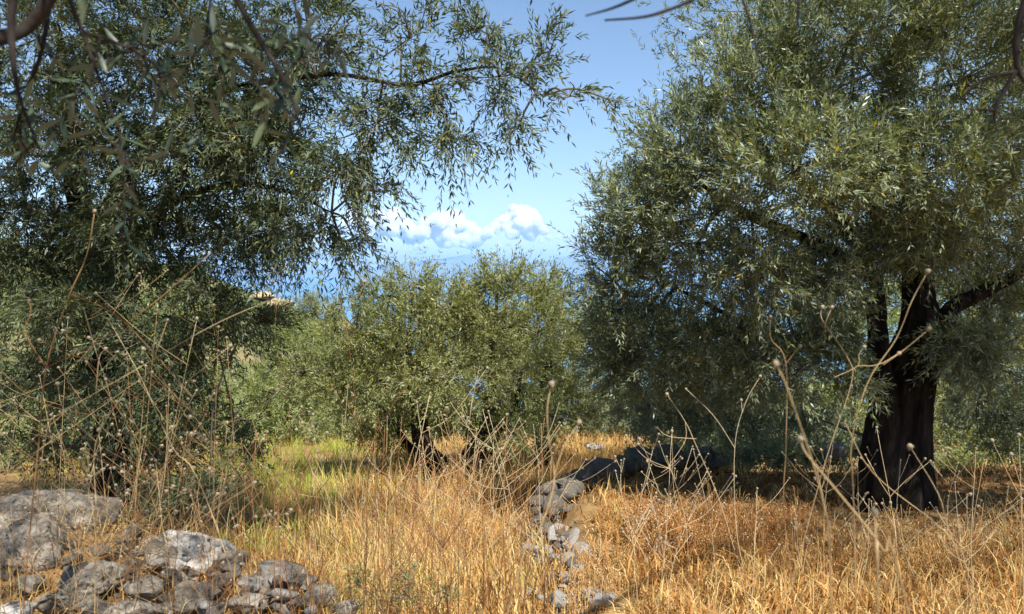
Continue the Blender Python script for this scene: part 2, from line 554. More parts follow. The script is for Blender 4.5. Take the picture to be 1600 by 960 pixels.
# ------------------------------------------------------------------ foliage
def foliage(g, S, D, L, pairs, leaf, droop, detail=True, tint_bias=0.0, yellow=.02, width=.20):
    """Twigs (start S, direction D, length L) that carry opposite leaf pairs. Returns leaf arrays and twig arrays."""
    n = len(S)
    S = S[:, None, :]; D = unit(D)[:, None, :]; L = L[:, None, None]
    bend = unit(g.normal(size=(n, 1, 3))) * .25
    tt = (np.arange(pairs) + .7) / pairs

    def pos(t):
        t = t[None, :, None]
        p = S + D * L * t + bend * L * t ** 2
        return p - np.array([0, 0, 1.0]) * (droop[:, None, None] * L * t ** 2)

    P = pos(tt)
    T = unit(pos(tt + .02) - pos(tt - .02))
    side = unit(np.cross(T, unit(g.normal(size=(n, 1, 3)))))
    bi = np.cross(T, side)
    ph = (np.arange(pairs) % 2)[None, :, None] * (math.pi / 2) + g.uniform(-.5, .5, size=(n, pairs, 1))
    sd_ = side * np.cos(ph) + bi * np.sin(ph)
    outL, tints = [], []
    for s in (1, -1):
        a = g.uniform(.55, 1.05, size=(n, pairs, 1)) * (1.1 - .5 * tt[None, :, None])
        ld = unit(T * np.cos(a) + s * sd_ * np.sin(a) + g.normal(size=(n, pairs, 3)) * .12)
        outL.append((P, ld))
    P2 = np.concatenate([q[0] for q in outL], 1).reshape(-1, 3)
    LD = np.concatenate([q[1] for q in outL], 1).reshape(-1, 3)
    keep = g.random(len(P2)) < .9
    P2, LD = P2[keep], LD[keep]
    m = len(P2)
    ll = leaf * g.uniform(.65, 1.2, size=(m, 1))
    up = np.array([0, 0, 1.0]) + g.normal(size=(m, 3)) * 1.05
    wd = unit(np.cross(LD, up))
    nn = np.cross(wd, LD)
    w = ll * width * .5 * g.uniform(.8, 1.2, size=(m, 1))
    curl = g.normal(size=(m, 1)) * .07 * ll
    if detail:
        v = np.stack([P2, P2 + LD * ll * .32 + wd * w * .95, P2 + LD * ll * .32 - wd * w * .95,
                      P2 + LD * ll * .68 + wd * w * .85 + nn * curl, P2 + LD * ll * .68 - wd * w * .85 + nn * curl,
                      P2 + LD * ll + nn * curl * 2.4], 1)
        v[:, 1:5] += (nn * w * .28)[:, None, :]
        b = np.arange(m)[:, None] * 6
        f = [np.concatenate([b + np.array([[0, 2, 1]]), b + np.array([[3, 4, 5]])]), b + np.array([[1, 2, 4, 3]])]
        k = 6
    else:
        v = np.stack([P2, P2 + LD * ll * .45 + wd * w, P2 + LD * ll * .45 - wd * w, P2 + LD * ll + nn * curl * 2], 1)
        b = np.arange(m)[:, None] * 4
        f = [b + np.array([[0, 2, 3, 1]])]
        k = 4
    tw = np.repeat(g.normal(size=(n,)) * .16, pairs * 2)[keep]
    ti = np.clip(.45 + g.normal(size=m) * .2 + tw + tint_bias, 0, .92)
    ti = np.where(g.random(m) < yellow, g.uniform(.95, 1, m), ti)
    # twig as a three-sided tapered tube
    if not detail:
        k_ = 4
        S, D, L, bend, droop = S[::k_], D[::k_], L[::k_], bend[::k_], droop[::k_]
        n = len(S)
    ts = np.array([0, .5, 1.0])
    q = pos(ts)
    tq = unit(pos(ts + .02) - pos(ts - .02))
    u = unit(np.cross(tq, np.array([.3, .5, .8])))
    wv = np.cross(tq, u)
    rad = np.array([.0022, .0016, .0006])[None, :, None] * (leaf / .055)
    rings = np.stack([q + rad * (u * math.cos(x) + wv * math.sin(x)) for x in (0, 2.09, 4.19)], 2)
    tv = rings.reshape(-1, 3)
    base = np.arange(n)[:, None, None, None] * 9
    i = np.arange(2)[None, :, None, None] * 3
    j = np.arange(3)[None, None, :, None]
    j2 = (j + 1) % 3
    tf = np.concatenate([base + i + j, base + i + j2, base + i + 3 + j2, base + i + 3 + j], -1).reshape(-1, 4)
    return (v.reshape(-1, 3), f, np.repeat(ti, k)), (tv, [tf], np.repeat(g.random(n), 9))


class Lobe:
    def __init__(s, px, py, d, rx, ry, rd, n, up=.5, droop=.1, shell=.55, length=.24, front=0.0, yellow=.02, tint=0.0, dirx=0.0):
        s.c = np.array(at(px, py, d))
        k = d / F
        s.r = np.array([rx * k, rd, ry * k])
        s.n, s.up, s.droop, s.shell, s.len, s.front, s.yellow, s.tint, s.dirx = n, up, droop, shell, length, front, yellow, tint, dirx


def lobe3(c, r, n, **kw):
    l = Lobe(800, 480, 5, 1, 1, 1, n, **kw)
    l.c, l.r = np.array(c, dtype=float), np.array(r, dtype=float)
    return l


def make_tree(label, base, trunks, lobes, limbs, leaf, mat, group, seed, detail=True, pairs=9, trunk_sides=24, trunk_rough=.16, name='olive_tree', cat='tree', fork=None, branch_r=.014, dens=1.0, wide=.20, hang_=1.0):
    """trunks / limbs: lists of (points, radii). Lobes carry the leaves; each lobe is fed by a branch from the nearest limb."""
    g = np.random.default_rng(seed)
    b = np.array(base, dtype=float)
    root = empty(name, base, label, cat, group)
    for k, (pts, rads) in enumerate(trunks):
        ln = smooth_line(pts, 10 if trunk_sides < 40 else 22)
        rd = np.interp(np.linspace(0, 1, len(ln)), np.linspace(0, 1, len(rads)), rads)
        v, f = tube(ln, rd, trunk_sides, trunk_rough, seed + k)
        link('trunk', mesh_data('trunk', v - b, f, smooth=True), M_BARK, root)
    nodes = []
    for pts, rads in trunks:
        nodes.append(smooth_line(pts, 6)[6:])
    for k, (pts, rads) in enumerate(limbs):
        ln = smooth_line(pts, 7)
        ln = ln + .02 * np.stack([wave(ln, 4, seed + k + 9), wave(ln, 4, seed + k + 19), wave(ln, 4, seed + k + 29)], -1) * np.linspace(0, 1, len(ln))[:, None]
        rd = np.interp(np.linspace(0, 1, len(ln)), np.linspace(0, 1, len(rads)), rads)
        v, f = tube(ln, rd, 10, trunk_rough * .6, seed + 40 + k)
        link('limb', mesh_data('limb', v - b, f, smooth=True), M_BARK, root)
        nodes.append(ln[2:])
    nodes = np.concatenate(nodes)
    lb, tb, bb = MB(), MB(), MB()
    for lo in lobes:
        n = int(lo.n * dens)
        dirs = unit(g.normal(size=(n, 3)))
        if lo.front:
            flip = (dirs[:, 1] > 0) & (g.random(n) < lo.front)
            dirs[flip, 1] *= -1
        rad = (lo.shell + (1 - lo.shell) * g.random((n, 1))) * (g.random((n, 1)) ** .25)
        S = lo.c + dirs * rad * lo.r
        # clumping: pull starts towards a handful of sub-centres so that gaps open between them
        m = max(4, n // 9)
        ctr = lo.c + unit(g.normal(size=(m, 3))) * (.35 + .6 * g.random((m, 1))) * lo.r
        if lo.front:
            flip = (ctr[:, 1] > lo.c[1]) & (g.random(m) < lo.front)
            ctr[flip, 1] = 2 * lo.c[1] - ctr[flip, 1]
        pick = np.argmin(((S[:, None, :] - ctr[None]) ** 2).sum(-1), axis=1) if n * m < 4e6 else g.integers(0, m, n)
        S = S + (ctr[pick] - S) * g.uniform(.15, .75, size=(n, 1))
        out = unit((S - lo.c) / np.maximum(lo.r, .01))
        Dv = out * .8 + np.array([lo.dirx, 0, lo.up if lo.up > 0 else lo.up * hang_]) + g.normal(size=(n, 3)) * .45
        Ln = lo.len * g.uniform(.6, 1.25, size=n)
        dr = np.clip(lo.droop * hang_ + g.normal(size=n) * .12, -.2, None)
        lv, tv = foliage(g, S - Dv / np.linalg.norm(Dv, axis=1, keepdims=True) * Ln[:, None] * .4, Dv, Ln, pairs, leaf, dr, detail, lo.tint, lo.yellow, wide)
        lb.add(*lv); tb.add(*tv)
        # feeding branches: nearest limb -> lobe centre -> sub-centres
        nb = min(m, 14)
        near = nodes[np.argmin(((nodes - lo.c) ** 2).sum(1))]
        sp_ = np.linalg.norm(near - lo.c)
        mid = (near + lo.c) / 2 + (np.array([0, 0, .10]) + g.normal(size=3) * .07) * min(sp_, .6)
        v, f = tube(smooth_line([near, mid, lo.c], 6), np.linspace(branch_r, branch_r * .6, 13), 5)
        bb.add(v, f, .15)
        for q in ctr[:nb]:
            md = (lo.c + q) / 2 + g.normal(size=3) * .09 * min(np.linalg.norm(q - lo.c), .7)
            v, f = tube(smooth_line([lo.c, md, q], 4), np.linspace(branch_r * .55, .003, 9), 4)
            bb.add(v, f, .3)
    cr = tag(link('crown', lb.data('crown', off=b), mat, root), kind='stuff')
    tag(link('branches', bb.data('branches', True, b), M_TWIG, root), kind='stuff')
    tag(link('twigs', tb.data('twigs', True, b), M_TWIG, root), kind='stuff')
    return root


OG = 'olive trees of the grove'


def ground_at(px, d):
    p = at(px, 480, d)
    return Vector((p.x, p.y, gz(p.x, p.y)))


# --- the big silver-green olive with the thick dark trunk
bR = ground_at(1395, 5.3)
P5 = lambda px, py, d=5.3: at(px, py, d)
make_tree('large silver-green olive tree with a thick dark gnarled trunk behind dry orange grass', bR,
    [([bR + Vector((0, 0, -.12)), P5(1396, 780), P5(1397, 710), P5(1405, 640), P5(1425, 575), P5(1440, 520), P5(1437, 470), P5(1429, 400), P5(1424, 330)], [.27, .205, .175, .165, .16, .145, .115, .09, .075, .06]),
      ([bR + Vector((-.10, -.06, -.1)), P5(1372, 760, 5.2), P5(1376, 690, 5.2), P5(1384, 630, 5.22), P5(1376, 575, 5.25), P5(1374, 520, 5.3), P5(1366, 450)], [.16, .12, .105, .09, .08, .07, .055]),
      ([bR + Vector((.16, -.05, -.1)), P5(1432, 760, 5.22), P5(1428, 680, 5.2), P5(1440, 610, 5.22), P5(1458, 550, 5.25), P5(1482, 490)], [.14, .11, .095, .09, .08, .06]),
     ],
    [
     Lobe(1330, 60, 4.9, 210, 150, .9, 560, up=.8, front=.3),
     Lobe(1175, 155, 5.0, 130, 130, .8, 420, up=.8, front=.3),
     Lobe(1490, 130, 5.0, 190, 170, .9, 560, up=.7, front=.3, yellow=.03),
     Lobe(1060, 235, 5.2, 105, 110, .6, 260, up=.7),
     Lobe(1250, 260, 4.6, 190, 120, .7, 480, up=.35, front=.5, yellow=.05, droop=.25),
     Lobe(1440, 270, 4.6, 200, 110, .7, 480, up=.3, front=.5, yellow=.04, droop=.3),
     Lobe(1000, 330, 5.3, 95, 120, .6, 260, up=.4),
     Lobe(1090, 380, 5.2, 140, 120, .8, 380, up=.2, droop=.25),
     Lobe(960, 440, 5.5, 80, 130, .6, 260, up=.2),
     Lobe(1010, 540, 5.6, 110, 110, .7, 330, up=.0, droop=.3),
     Lobe(1180, 420, 4.7, 95, 90, .4, 150, up=-.3, droop=.5, yellow=.08),
     Lobe(1130, 590, 5.8, 130, 70, .7, 260, up=-.2, droop=.4),
     Lobe(1250, 470, 5.9, 140, 110, .6, 280, up=-.1, droop=.4),
     Lobe(1530, 360, 5.3, 150, 90, .9, 380, up=.0, droop=.4),
     Lobe(1400, 380, 5.9, 140, 80, .8, 260, up=.0, droop=.3),
     Lobe(1650, 250, 5.2, 160, 220, 1.0, 480, up=.4),
     Lobe(1570, 430, 6.2, 110, 70, .6, 140, up=-.1, droop=.4),
     Lobe(1290, 530, 5.0, 70, 60, .3, 90, up=-.3, droop=.5, tint=-.1),
     Lobe(1190, 550, 5.1, 80, 70, .4, 150, up=-.2, droop=.5),
     Lobe(1100, 530, 5.2, 90, 70, .4, 170, up=-.2, droop=.5),
     Lobe(1550, 560, 4.9, 60, 70, .3, 110, up=-.3, droop=.5, tint=-.1),
     Lobe(960, 570, 5.6, 60, 60, .4, 130, up=-.2, droop=.4),
     Lobe(1280, 440, 4.8, 100, 65, .4, 150, up=-.2, droop=.5, tint=-.15),
     Lobe(1430, 385, 4.8, 110, 55, .4, 150, up=-.2, droop=.5, tint=-.15),
     Lobe(1560, 470, 5.6, 110, 60, .5, 170, up=-.3, droop=.5, tint=-.1),
     Lobe(1350, 360, 5.6, 160, 90, .7, 260, up=.0, droop=.3, tint=-.1),
     Lobe(1130, 650, 6.4, 110, 50, .5, 200, up=-.1, droop=.4, tint=-.1),
     Lobe(1020, 640, 6.3, 70, 45, .5, 140, up=-.1, droop=.4, tint=-.1),
     Lobe(1240, 640, 6.8, 80, 50, .4, 140, up=.0, droop=.3, tint=-.1),
     Lobe(1530, 620, 6.4, 70, 90, .5, 200, up=.0, droop=.3, tint=-.1),
     Lobe(1610, 660, 6.2, 60, 80, .5, 170, up=.0, droop=.3, tint=-.1),
     Lobe(1330, 590, 4.9, 45, 55, .2, 45, up=-.4, droop=.6, tint=.1),
     Lobe(1500, 540, 4.9, 60, 60, .25, 90, up=-.4, droop=.6, tint=-.1),
     Lobe(1250, 580, 4.9, 50, 60, .25, 36, up=-.3, droop=.4, yellow=.05),
     lobe3((3.4, 4.6, 3.6), (1.5, 1.3, .8), 420, up=.7),
     lobe3((2.0, 5.6, 3.7), (1.3, 1.2, .7), 420, up=.7),
     lobe3((3.9, 3.9, 2.6), (.9, .8, .8), 260, up=.3),
     lobe3((2.6, 4.2, 3.3), (1.3, .7, .6), 330, up=.5),
     lobe3((3.7, 3.35, 3.4), (1.2, .6, .4), 300, up=.4),  # clump out of view, added to shade the ground before the trunk
     lobe3((4.7, 3.7, 2.9), (.8, .8, .6), 240, up=.3),  # also out of view, added to widen that shade
     lobe3((4.0, 2.9, 3.5), (.9, .55, .35), 220, up=.4),  # out of view, added to bring the shade further forward
     lobe3((4.7, 2.9, 3.1), (.9, .6, .5), 200, up=.3),  # out of view, added beside it for the same shade
     lobe3((2.4, 6.4, 3.0), (1.7, .7, .9), 300, up=.3),  # hidden behind the crown, added to block light and darken its interior
     lobe3((4.4, 5.2, 2.4), (.9, 1.0, 1.0), 220, up=.2),
    ],
    [([P5(1372, 500), P5(1364, 440), P5(1320, 350, 5.2), P5(1240, 270, 5.1)], [.06, .055, .045, .02]),
     ([P5(1428, 380), P5(1424, 320), P5(1410, 200), P5(1390, 80)], [.07, .06, .045, .02]),
     ([P5(1476, 505), P5(1490, 480), P5(1530, 460), P5(1600, 420), P5(1700, 300)], [.06, .055, .045, .035, .02]),
     ([P5(1378, 590), P5(1335, 565), P5(1260, 545, 5.4), P5(1150, 500, 5.5), P5(1040, 440, 5.5)], [.05, .03, .025, .02, .01]),
     ([P5(1430, 430), P5(1395, 380), P5(1360, 310, 5.1), P5(1330, 180, 5.0)], [.06, .05, .04, .02]),
     ([P5(1372, 440), P5(1270, 380, 5.2), P5(1140, 320, 5.2), P5(1040, 240, 5.3)], [.05, .04, .03, .012]),
     ([P5(1470, 520), P5(1530, 520, 5.6), P5(1610, 500, 6.0)], [.04, .03, .015]),
    ], .047, M_LEAF_RIGHT, OG, 21, detail=False, pairs=10, dens=1.75, wide=.21, trunk_sides=56, trunk_rough=.38, hang_=.4)

# --- the dark olive on the other side, its long limb reaching out over the gap
bL = ground_at(172, 6.2)
Q = lambda px, py, d=5.6: at(px, py, d)
make_tree('dark spreading olive tree whose long limb reaches out across the blue sky', bL,
    [([bL + Vector((0, 0, -.15)), Q(172, 720, 6.2), Q(178, 640, 6.15), Q(170, 540, 6.1), Q(150, 420, 6.0), Q(160, 330, 5.8)], [.20, .155, .14, .13, .12, .10])],
    [
     Lobe(60, 60, 5.4, 190, 170, .9, 540, up=.4, shell=.3),
     Lobe(250, 60, 5.2, 170, 150, .8, 540, up=.3, shell=.3),
     Lobe(400, 110, 5.0, 150, 150, .7, 460, up=.2, droop=.2, shell=.3),
     Lobe(90, 250, 5.6, 200, 130, .9, 460, up=.2, droop=.2, shell=.3),
     Lobe(280, 260, 5.3, 160, 120, .8, 420, up=.0, droop=.3, shell=.3),
     Lobe(420, 240, 4.9, 130, 110, .6, 300, up=-.1, droop=.4, shell=.3),
     Lobe(505, 60, 4.7, 90, 90, .5, 130, up=.1, droop=.25),
     Lobe(590, 190, 4.6, 90, 70, .4, 92, up=-.3, droop=.5),
     Lobe(530, 270, 4.6, 80, 80, .4, 110, up=-.4, droop=.6),
     Lobe(640, 60, 4.6, 90, 70, .4, 36, up=.3, droop=.15),
     Lobe(660, 130, 4.5, 100, 55, .35, 70, up=.1, droop=.3),
     Lobe(760, 40, 4.5, 90, 50, .35, 36, up=.5, droop=.1),
     Lobe(780, 120, 4.4, 90, 50, .35, 58, up=.1, droop=.3),
     Lobe(860, 80, 4.4, 50, 60, .3, 18, up=.4, droop=.1, dirx=.4),
     Lobe(700, 220, 4.5, 90, 55, .35, 50, up=-.4, droop=.6),
     Lobe(810, 200, 4.4, 60, 50, .3, 20, up=-.5, droop=.5, dirx=.5),
     Lobe(890, 150, 4.3, 60, 25, .2, 10, up=.0, droop=.2, dirx=.9),
     Lobe(950, 155, 4.3, 30, 16, .1, 4, up=.1, droop=.1, dirx=.9, length=.2),
     Lobe(555, 375, 4.6, 45, 40, .25, 22, up=-.5, droop=.7, dirx=.3),
     Lobe(490, 370, 4.7, 60, 60, .3, 60, up=-.5, droop=.7),
     Lobe(600, 300, 4.6, 55, 40, .25, 17, up=-.4, droop=.6, dirx=.3),
     Lobe(430, 350, 4.9, 60, 60, .4, 90, up=-.3, droop=.5),
     Lobe(380, 360, 5.2, 90, 90, .5, 200, up=-.2, droop=.4, shell=.3),
     Lobe(240, 400, 5.6, 140, 100, .7, 330, up=-.1, droop=.3, shell=.3),
     Lobe(60, 420, 5.6, 150, 120, .8, 360, up=.0, droop=.3, shell=.3),
     Lobe(390, 500, 5.2, 75, 45, .4, 100, up=-.1, droop=.3, dirx=.4),
     Lobe(300, 540, 5.5, 90, 70, .5, 150, up=-.2, droop=.4),
     Lobe(120, 560, 5.8, 160, 100, .7, 200, up=-.1, droop=.3),
     Lobe(250, 640, 5.8, 90, 80, .5, 90, up=-.1, droop=.4),
     Lobe(330, 650, 5.8, 60, 50, .4, 40, up=-.1, droop=.4),
     Lobe(210, 715, 5.7, 80, 45, .4, 50, up=-.1, droop=.4),
     Lobe(290, 730, 5.6, 50, 45, .4, 30, up=.0, droop=.3),
     Lobe(90, 700, 6.3, 110, 50, .4, 80, up=-.1, droop=.4),
     Lobe(30, 640, 6.0, 120, 70, .6, 110, up=-.1, droop=.3),
     Lobe(570, 450, 4.6, 20, 18, .1, 5, up=-.6, droop=.6),
     lobe3((-2.6, 5.2, 4.6), (1.8, 1.4, .8), 420, up=.6),
     lobe3((-3.9, 4.6, 3.6), (1.2, 1.2, 1.0), 320, up=.4),
     lobe3((-1.3, 4.3, 4.6), (1.6, 1.1, .6), 400, up=.6),  # upper clump above the view, added to shade the near foliage
     lobe3((-2.4, 3.7, 3.9), (1.2, .8, .5), 260, up=.5),
     Lobe(40, 350, 5.4, 130, 80, .5, 230, up=.0, droop=.3, tint=.05),
     Lobe(210, 350, 5.2, 120, 70, .4, 200, up=.0, droop=.3, tint=.05),
     Lobe(120, 190, 5.1, 160, 100, .4, 240, up=.1, droop=.2, tint=.05),
     Lobe(320, 190, 4.8, 110, 80, .35, 150, up=.0, droop=.3, tint=.05),
     Lobe(110, 480, 5.1, 120, 60, .4, 130, up=-.2, droop=.4, tint=.1),
     Lobe(230, 530, 5.2, 90, 60, .4, 110, up=-.2, droop=.4, tint=.1),
     Lobe(330, 460, 5.1, 80, 45, .35, 80, up=-.2, droop=.4, tint=.1),
     Lobe(60, 580, 5.3, 90, 60, .4, 100, up=-.1, droop=.4, tint=.1),
     Lobe(170, 620, 5.3, 90, 60, .4, 100, up=-.1, droop=.4, tint=.1),
     Lobe(280, 620, 5.3, 70, 50, .4, 60, up=-.1, droop=.4, tint=.1),
     Lobe(330, 770, 5.2, 60, 45, .3, 70, up=.4, droop=.1),
     Lobe(250, 790, 5.2, 60, 40, .3, 60, up=.4, droop=.1),
     Lobe(380, 700, 5.6, 50, 50, .3, 60, up=.1, droop=.3),
    ],
    [([Q(160, 350, 5.8), Q(220, 240, 5.5), Q(330, 150, 5.1), Q(480, 118, 4.7), Q(545, 118, 4.6), Q(640, 132, 4.5), Q(720, 112, 4.45), Q(780, 108, 4.4), Q(850, 150, 4.4)], [.07, .045, .024, .016, .013, .011, .009, .006, .003]),
     ([Q(165, 400, 5.9), Q(120, 300, 5.8), Q(110, 180, 5.6), Q(90, 40, 5.4)], [.10, .08, .06, .02]),
     ([Q(170, 420, 5.9), Q(250, 330, 5.6), Q(350, 290, 5.2), Q(450, 300, 4.9), Q(520, 330, 4.7)], [.05, .034, .022, .012, .004]),
     ([Q(160, 480, 6), Q(80, 420, 5.8), Q(-40, 380, 5.6)], [.06, .05, .02]),
     ([Q(170, 560, 6.1), Q(240, 500, 5.8), Q(310, 505, 5.5), Q(390, 520, 5.2)], [.03, .018, .010, .004]),
     ([Q(170, 600, 6.1), Q(110, 560, 6.0), Q(20, 600, 6.0)], [.05, .03, .015]),
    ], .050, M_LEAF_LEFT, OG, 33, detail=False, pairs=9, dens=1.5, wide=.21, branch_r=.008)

# --- smaller olives further down the slope
def small_tree(label, px, d, lobes, trunk_pts, mat, seed, leaf=.049, r0=.16, detail=False, pairs=9, limbs=None, group=OG, dens=1.1):
    b = ground_at(px, d)
    trunks = []
    for tp in trunk_pts:
        pts = [Vector(b) + Vector(((tp[0][0] - px) * d / F, 0, -.12))] + [at(x, y, d) for x, y in tp]
        trunks.append((pts, list(np.linspace(r0, r0 * .5, len(pts)))))
    lims = [([at(*q) for q in l], list(np.linspace(r0 * .4, .012, len(l)))) for l in (limbs or [])]
    return make_tree(label, b, trunks, lobes, lims, leaf, mat, group, seed, detail, pairs, 14, .2, dens=dens, wide=.26)


small_tree('fresh green olive tree on twisted black trunks in the middle of the gap', 720, 8.3, [
     Lobe(560, 520, 8.4, 70, 70, .6, 300, up=.7, length=.3),
     Lobe(535, 600, 8.4, 65, 65, .6, 280, up=.3, length=.3),
     Lobe(580, 675, 8.5, 45, 30, .4, 90, up=.0, droop=.3),
     Lobe(840, 520, 8.6, 60, 70, .6, 260, up=.6, length=.3),
     Lobe(700, 480, 8.4, 90, 55, .6, 260, up=.9, length=.32),
     Lobe(860, 650, 8.5, 50, 50, .4, 130, up=.0, droop=.3),
     Lobe(800, 670, 8.1, 60, 45, .4, 150, up=.1, droop=.3),
     Lobe(475, 585, 8.8, 55, 60, .5, 180, up=.4, length=.3),
     Lobe(850, 455, 8.8, 40, 40, .4, 110, up=1.2, length=.32),
     Lobe(590, 465, 8.6, 45, 35, .4, 90, up=1.2, length=.32),
     Lobe(640, 520, 8.3, 90, 75, .7, 420, up=.7, length=.3),
     Lobe(645, 448, 8.4, 60, 40, .5, 150, up=1.2, length=.34),
     Lobe(760, 500, 8.4, 80, 80, .7, 420, up=.7, length=.3),
     Lobe(785, 438, 8.5, 65, 38, .5, 190, up=1.3, length=.34),
     Lobe(700, 590, 8.0, 110, 65, .7, 430, up=.2, droop=.2, length=.3),
     Lobe(600, 600, 8.3, 80, 80, .6, 330, up=.2, droop=.2),
     Lobe(800, 590, 8.2, 70, 70, .6, 300, up=.1, droop=.2),
     Lobe(620, 670, 8.6, 70, 50, .5, 180, up=.0, droop=.3),
     Lobe(710, 650, 8.9, 80, 40, .4, 150, up=.0, droop=.3),
     lobe3((-.4, 9.0, 1.0), (.9, .7, .6), 260, up=.6),
    ], [[(690, 745), (672, 720), (660, 690), (655, 640)], [(735, 745), (745, 710), (765, 680), (770, 620)]], M_LEAF_MID, 51,
    limbs=[[(655, 650, 8.3), (640, 580, 8.3), (640, 480, 8.4)], [(770, 640, 8.3), (770, 560, 8.3), (775, 450, 8.5)], [(765, 680, 8.3), (800, 640, 8.2), (815, 580, 8.2)], [(675, 720, 8.3), (640, 700, 8.4), (610, 650, 8.5)]], r0=.19)

small_tree('slender olive with a straight trunk half behind the silver-green tree', 848, 9.2, [
     Lobe(860, 470, 9.3, 50, 45, .5, 180, up=.9, length=.3),
     Lobe(880, 560, 9.2, 60, 70, .6, 300, up=.3, length=.3),
     Lobe(920, 520, 9.4, 60, 60, .6, 220, up=.4, length=.3),
     Lobe(900, 610, 9.3, 70, 50, .6, 240, up=.2, length=.3),
     Lobe(850, 640, 9.2, 55, 50, .5, 200, up=.0, droop=.25),
     Lobe(930, 640, 9.0, 60, 40, .5, 150, up=.0, droop=.25),
    ], [[(848, 720), (850, 670), (855, 580), (862, 500)]], M_LEAF_MID, 52, r0=.11)

small_tree('bright yellow-green olive standing beyond the grassy clearing', 455, 13, [
     Lobe(460, 545, 13, 70, 60, .9, 520, up=.7, length=.34),
     Lobe(520, 580, 13, 70, 60, .9, 440, up=.5, length=.34),
     Lobe(420, 610, 12.6, 70, 60, .8, 400, up=.3, length=.32),
     Lobe(480, 650, 12.4, 80, 50, .8, 420, up=.1, droop=.2),
     Lobe(560, 650, 12.8, 60, 50, .7, 260, up=.1, droop=.2),
     Lobe(400, 670, 12.6, 60, 40, .6, 200, up=.1, droop=.2),
    ], [[(455, 690), (450, 640), (460, 560)]], M_LEAF_BRIGHT, 53, leaf=.06)

small_tree('pale feathery olive top rising above the hillside beside the sea', 485, 21, [
     Lobe(480, 475, 21, 36, 26, .9, 130, up=1.0, length=.45),
     Lobe(505, 500, 21, 40, 30, .9, 180, up=.7, length=.45),
     Lobe(440, 500, 21, 50, 28, .9, 180, up=.6, length=.45),
     Lobe(480, 540, 21, 80, 40, 1.0, 300, up=.4, length=.45),
    ], [[(485, 580), (485, 540), (482, 490)]], M_LEAF_MID, 54, leaf=.075, r0=.2)

small_tree('fresh green olive hanging to the ground close behind the dark spreading tree', 90, 10, [
     Lobe(60, 480, 10, 110, 80, .9, 330, up=.5, length=.3),
     Lobe(170, 560, 10, 100, 80, .9, 330, up=.3, length=.3),
     Lobe(40, 640, 10, 90, 60, .8, 260, up=.1),
     Lobe(270, 480, 11, 90, 90, .9, 300, up=.4, length=.3),
     Lobe(300, 600, 11, 90, 70, .9, 300, up=.2, length=.3),
     Lobe(330, 670, 10, 70, 50, .7, 260, up=.2, length=.28),
     Lobe(230, 690, 9.6, 80, 50, .7, 260, up=.2, length=.28),
     Lobe(120, 690, 9.4, 90, 50, .7, 240, up=.2, length=.28),
     Lobe(10, 700, 9.4, 80, 50, .7, 200, up=.2, length=.28),
    ], [[(90, 720), (95, 620), (90, 500)]], M_LEAF_BRIGHT, 55, leaf=.055)

small_tree('bright olive seen below the lowest limb of the thick dark trunk', 1330, 10.5, [
     Lobe(1330, 530, 10.5, 90, 70, .8, 340, up=.4, length=.3),
     Lobe(1230, 600, 10.5, 90, 60, .8, 280, up=.2, length=.3),
     Lobe(1420, 470, 10.7, 80, 70, .8, 260, up=.5, length=.3),
     Lobe(1320, 620, 10.2, 80, 40, .6, 180, up=.1),
    ], [[(1330, 690), (1325, 640), (1335, 540)]], M_LEAF_BRIGHT, 56, leaf=.055)

small_tree('bushy shaded olive standing behind the thick dark trunk, against the frame edge', 1560, 9.6, [
     Lobe(1540, 540, 9.6, 90, 70, .8, 380, up=.4, length=.3),
     Lobe(1620, 600, 9.6, 90, 90, .8, 380, up=.2, length=.3),
     Lobe(1500, 640, 9.4, 80, 60, .7, 300, up=.1, droop=.2),
     Lobe(1580, 690, 9.2, 90, 45, .6, 260, up=.0, droop=.2),
     Lobe(1640, 470, 10, 80, 80, .8, 260, up=.5, length=.3),
     Lobe(1510, 700, 8.0, 70, 45, .5, 240, up=.2, length=.26),
     Lobe(1590, 710, 7.8, 70, 50, .5, 260, up=.2, length=.26),
     Lobe(1500, 735, 7.2, 60, 26, .25, 130, up=.4, length=.2),
     Lobe(1600, 745, 7.0, 60, 28, .25, 130, up=.4, length=.2),
    ], [[(1560, 720), (1555, 660), (1560, 560)]], M_LEAF_MID, 57, leaf=.055)

small_tree('low shadowy olive behind the dark stone wall', 1090, 9.2, [
     Lobe(1090, 600, 9.2, 100, 55, .8, 380, up=.3, length=.3),
     Lobe(1180, 650, 9.2, 80, 35, .7, 220, up=.1, droop=.2),
     Lobe(1000, 640, 9.3, 60, 30, .6, 160, up=.1, droop=.2),
     Lobe(1080, 675, 8.2, 90, 35, .5, 240, up=.2, length=.26),
     Lobe(1190, 685, 8.1, 90, 38, .5, 260, up=.2, length=.26),
     Lobe(1290, 670, 8.2, 60, 38, .5, 170, up=.2, length=.26),
     Lobe(1110, 712, 7.6, 80, 26, .25, 170, up=.4, length=.2),
     Lobe(1220, 716, 7.5, 80, 28, .25, 190, up=.4, length=.2),
     Lobe(1320, 708, 7.5, 60, 28, .25, 140, up=.4, length=.2),
    ], [[(1090, 720), (1085, 670), (1090, 610)]], M_LEAF_RIGHT, 58, leaf=.055)

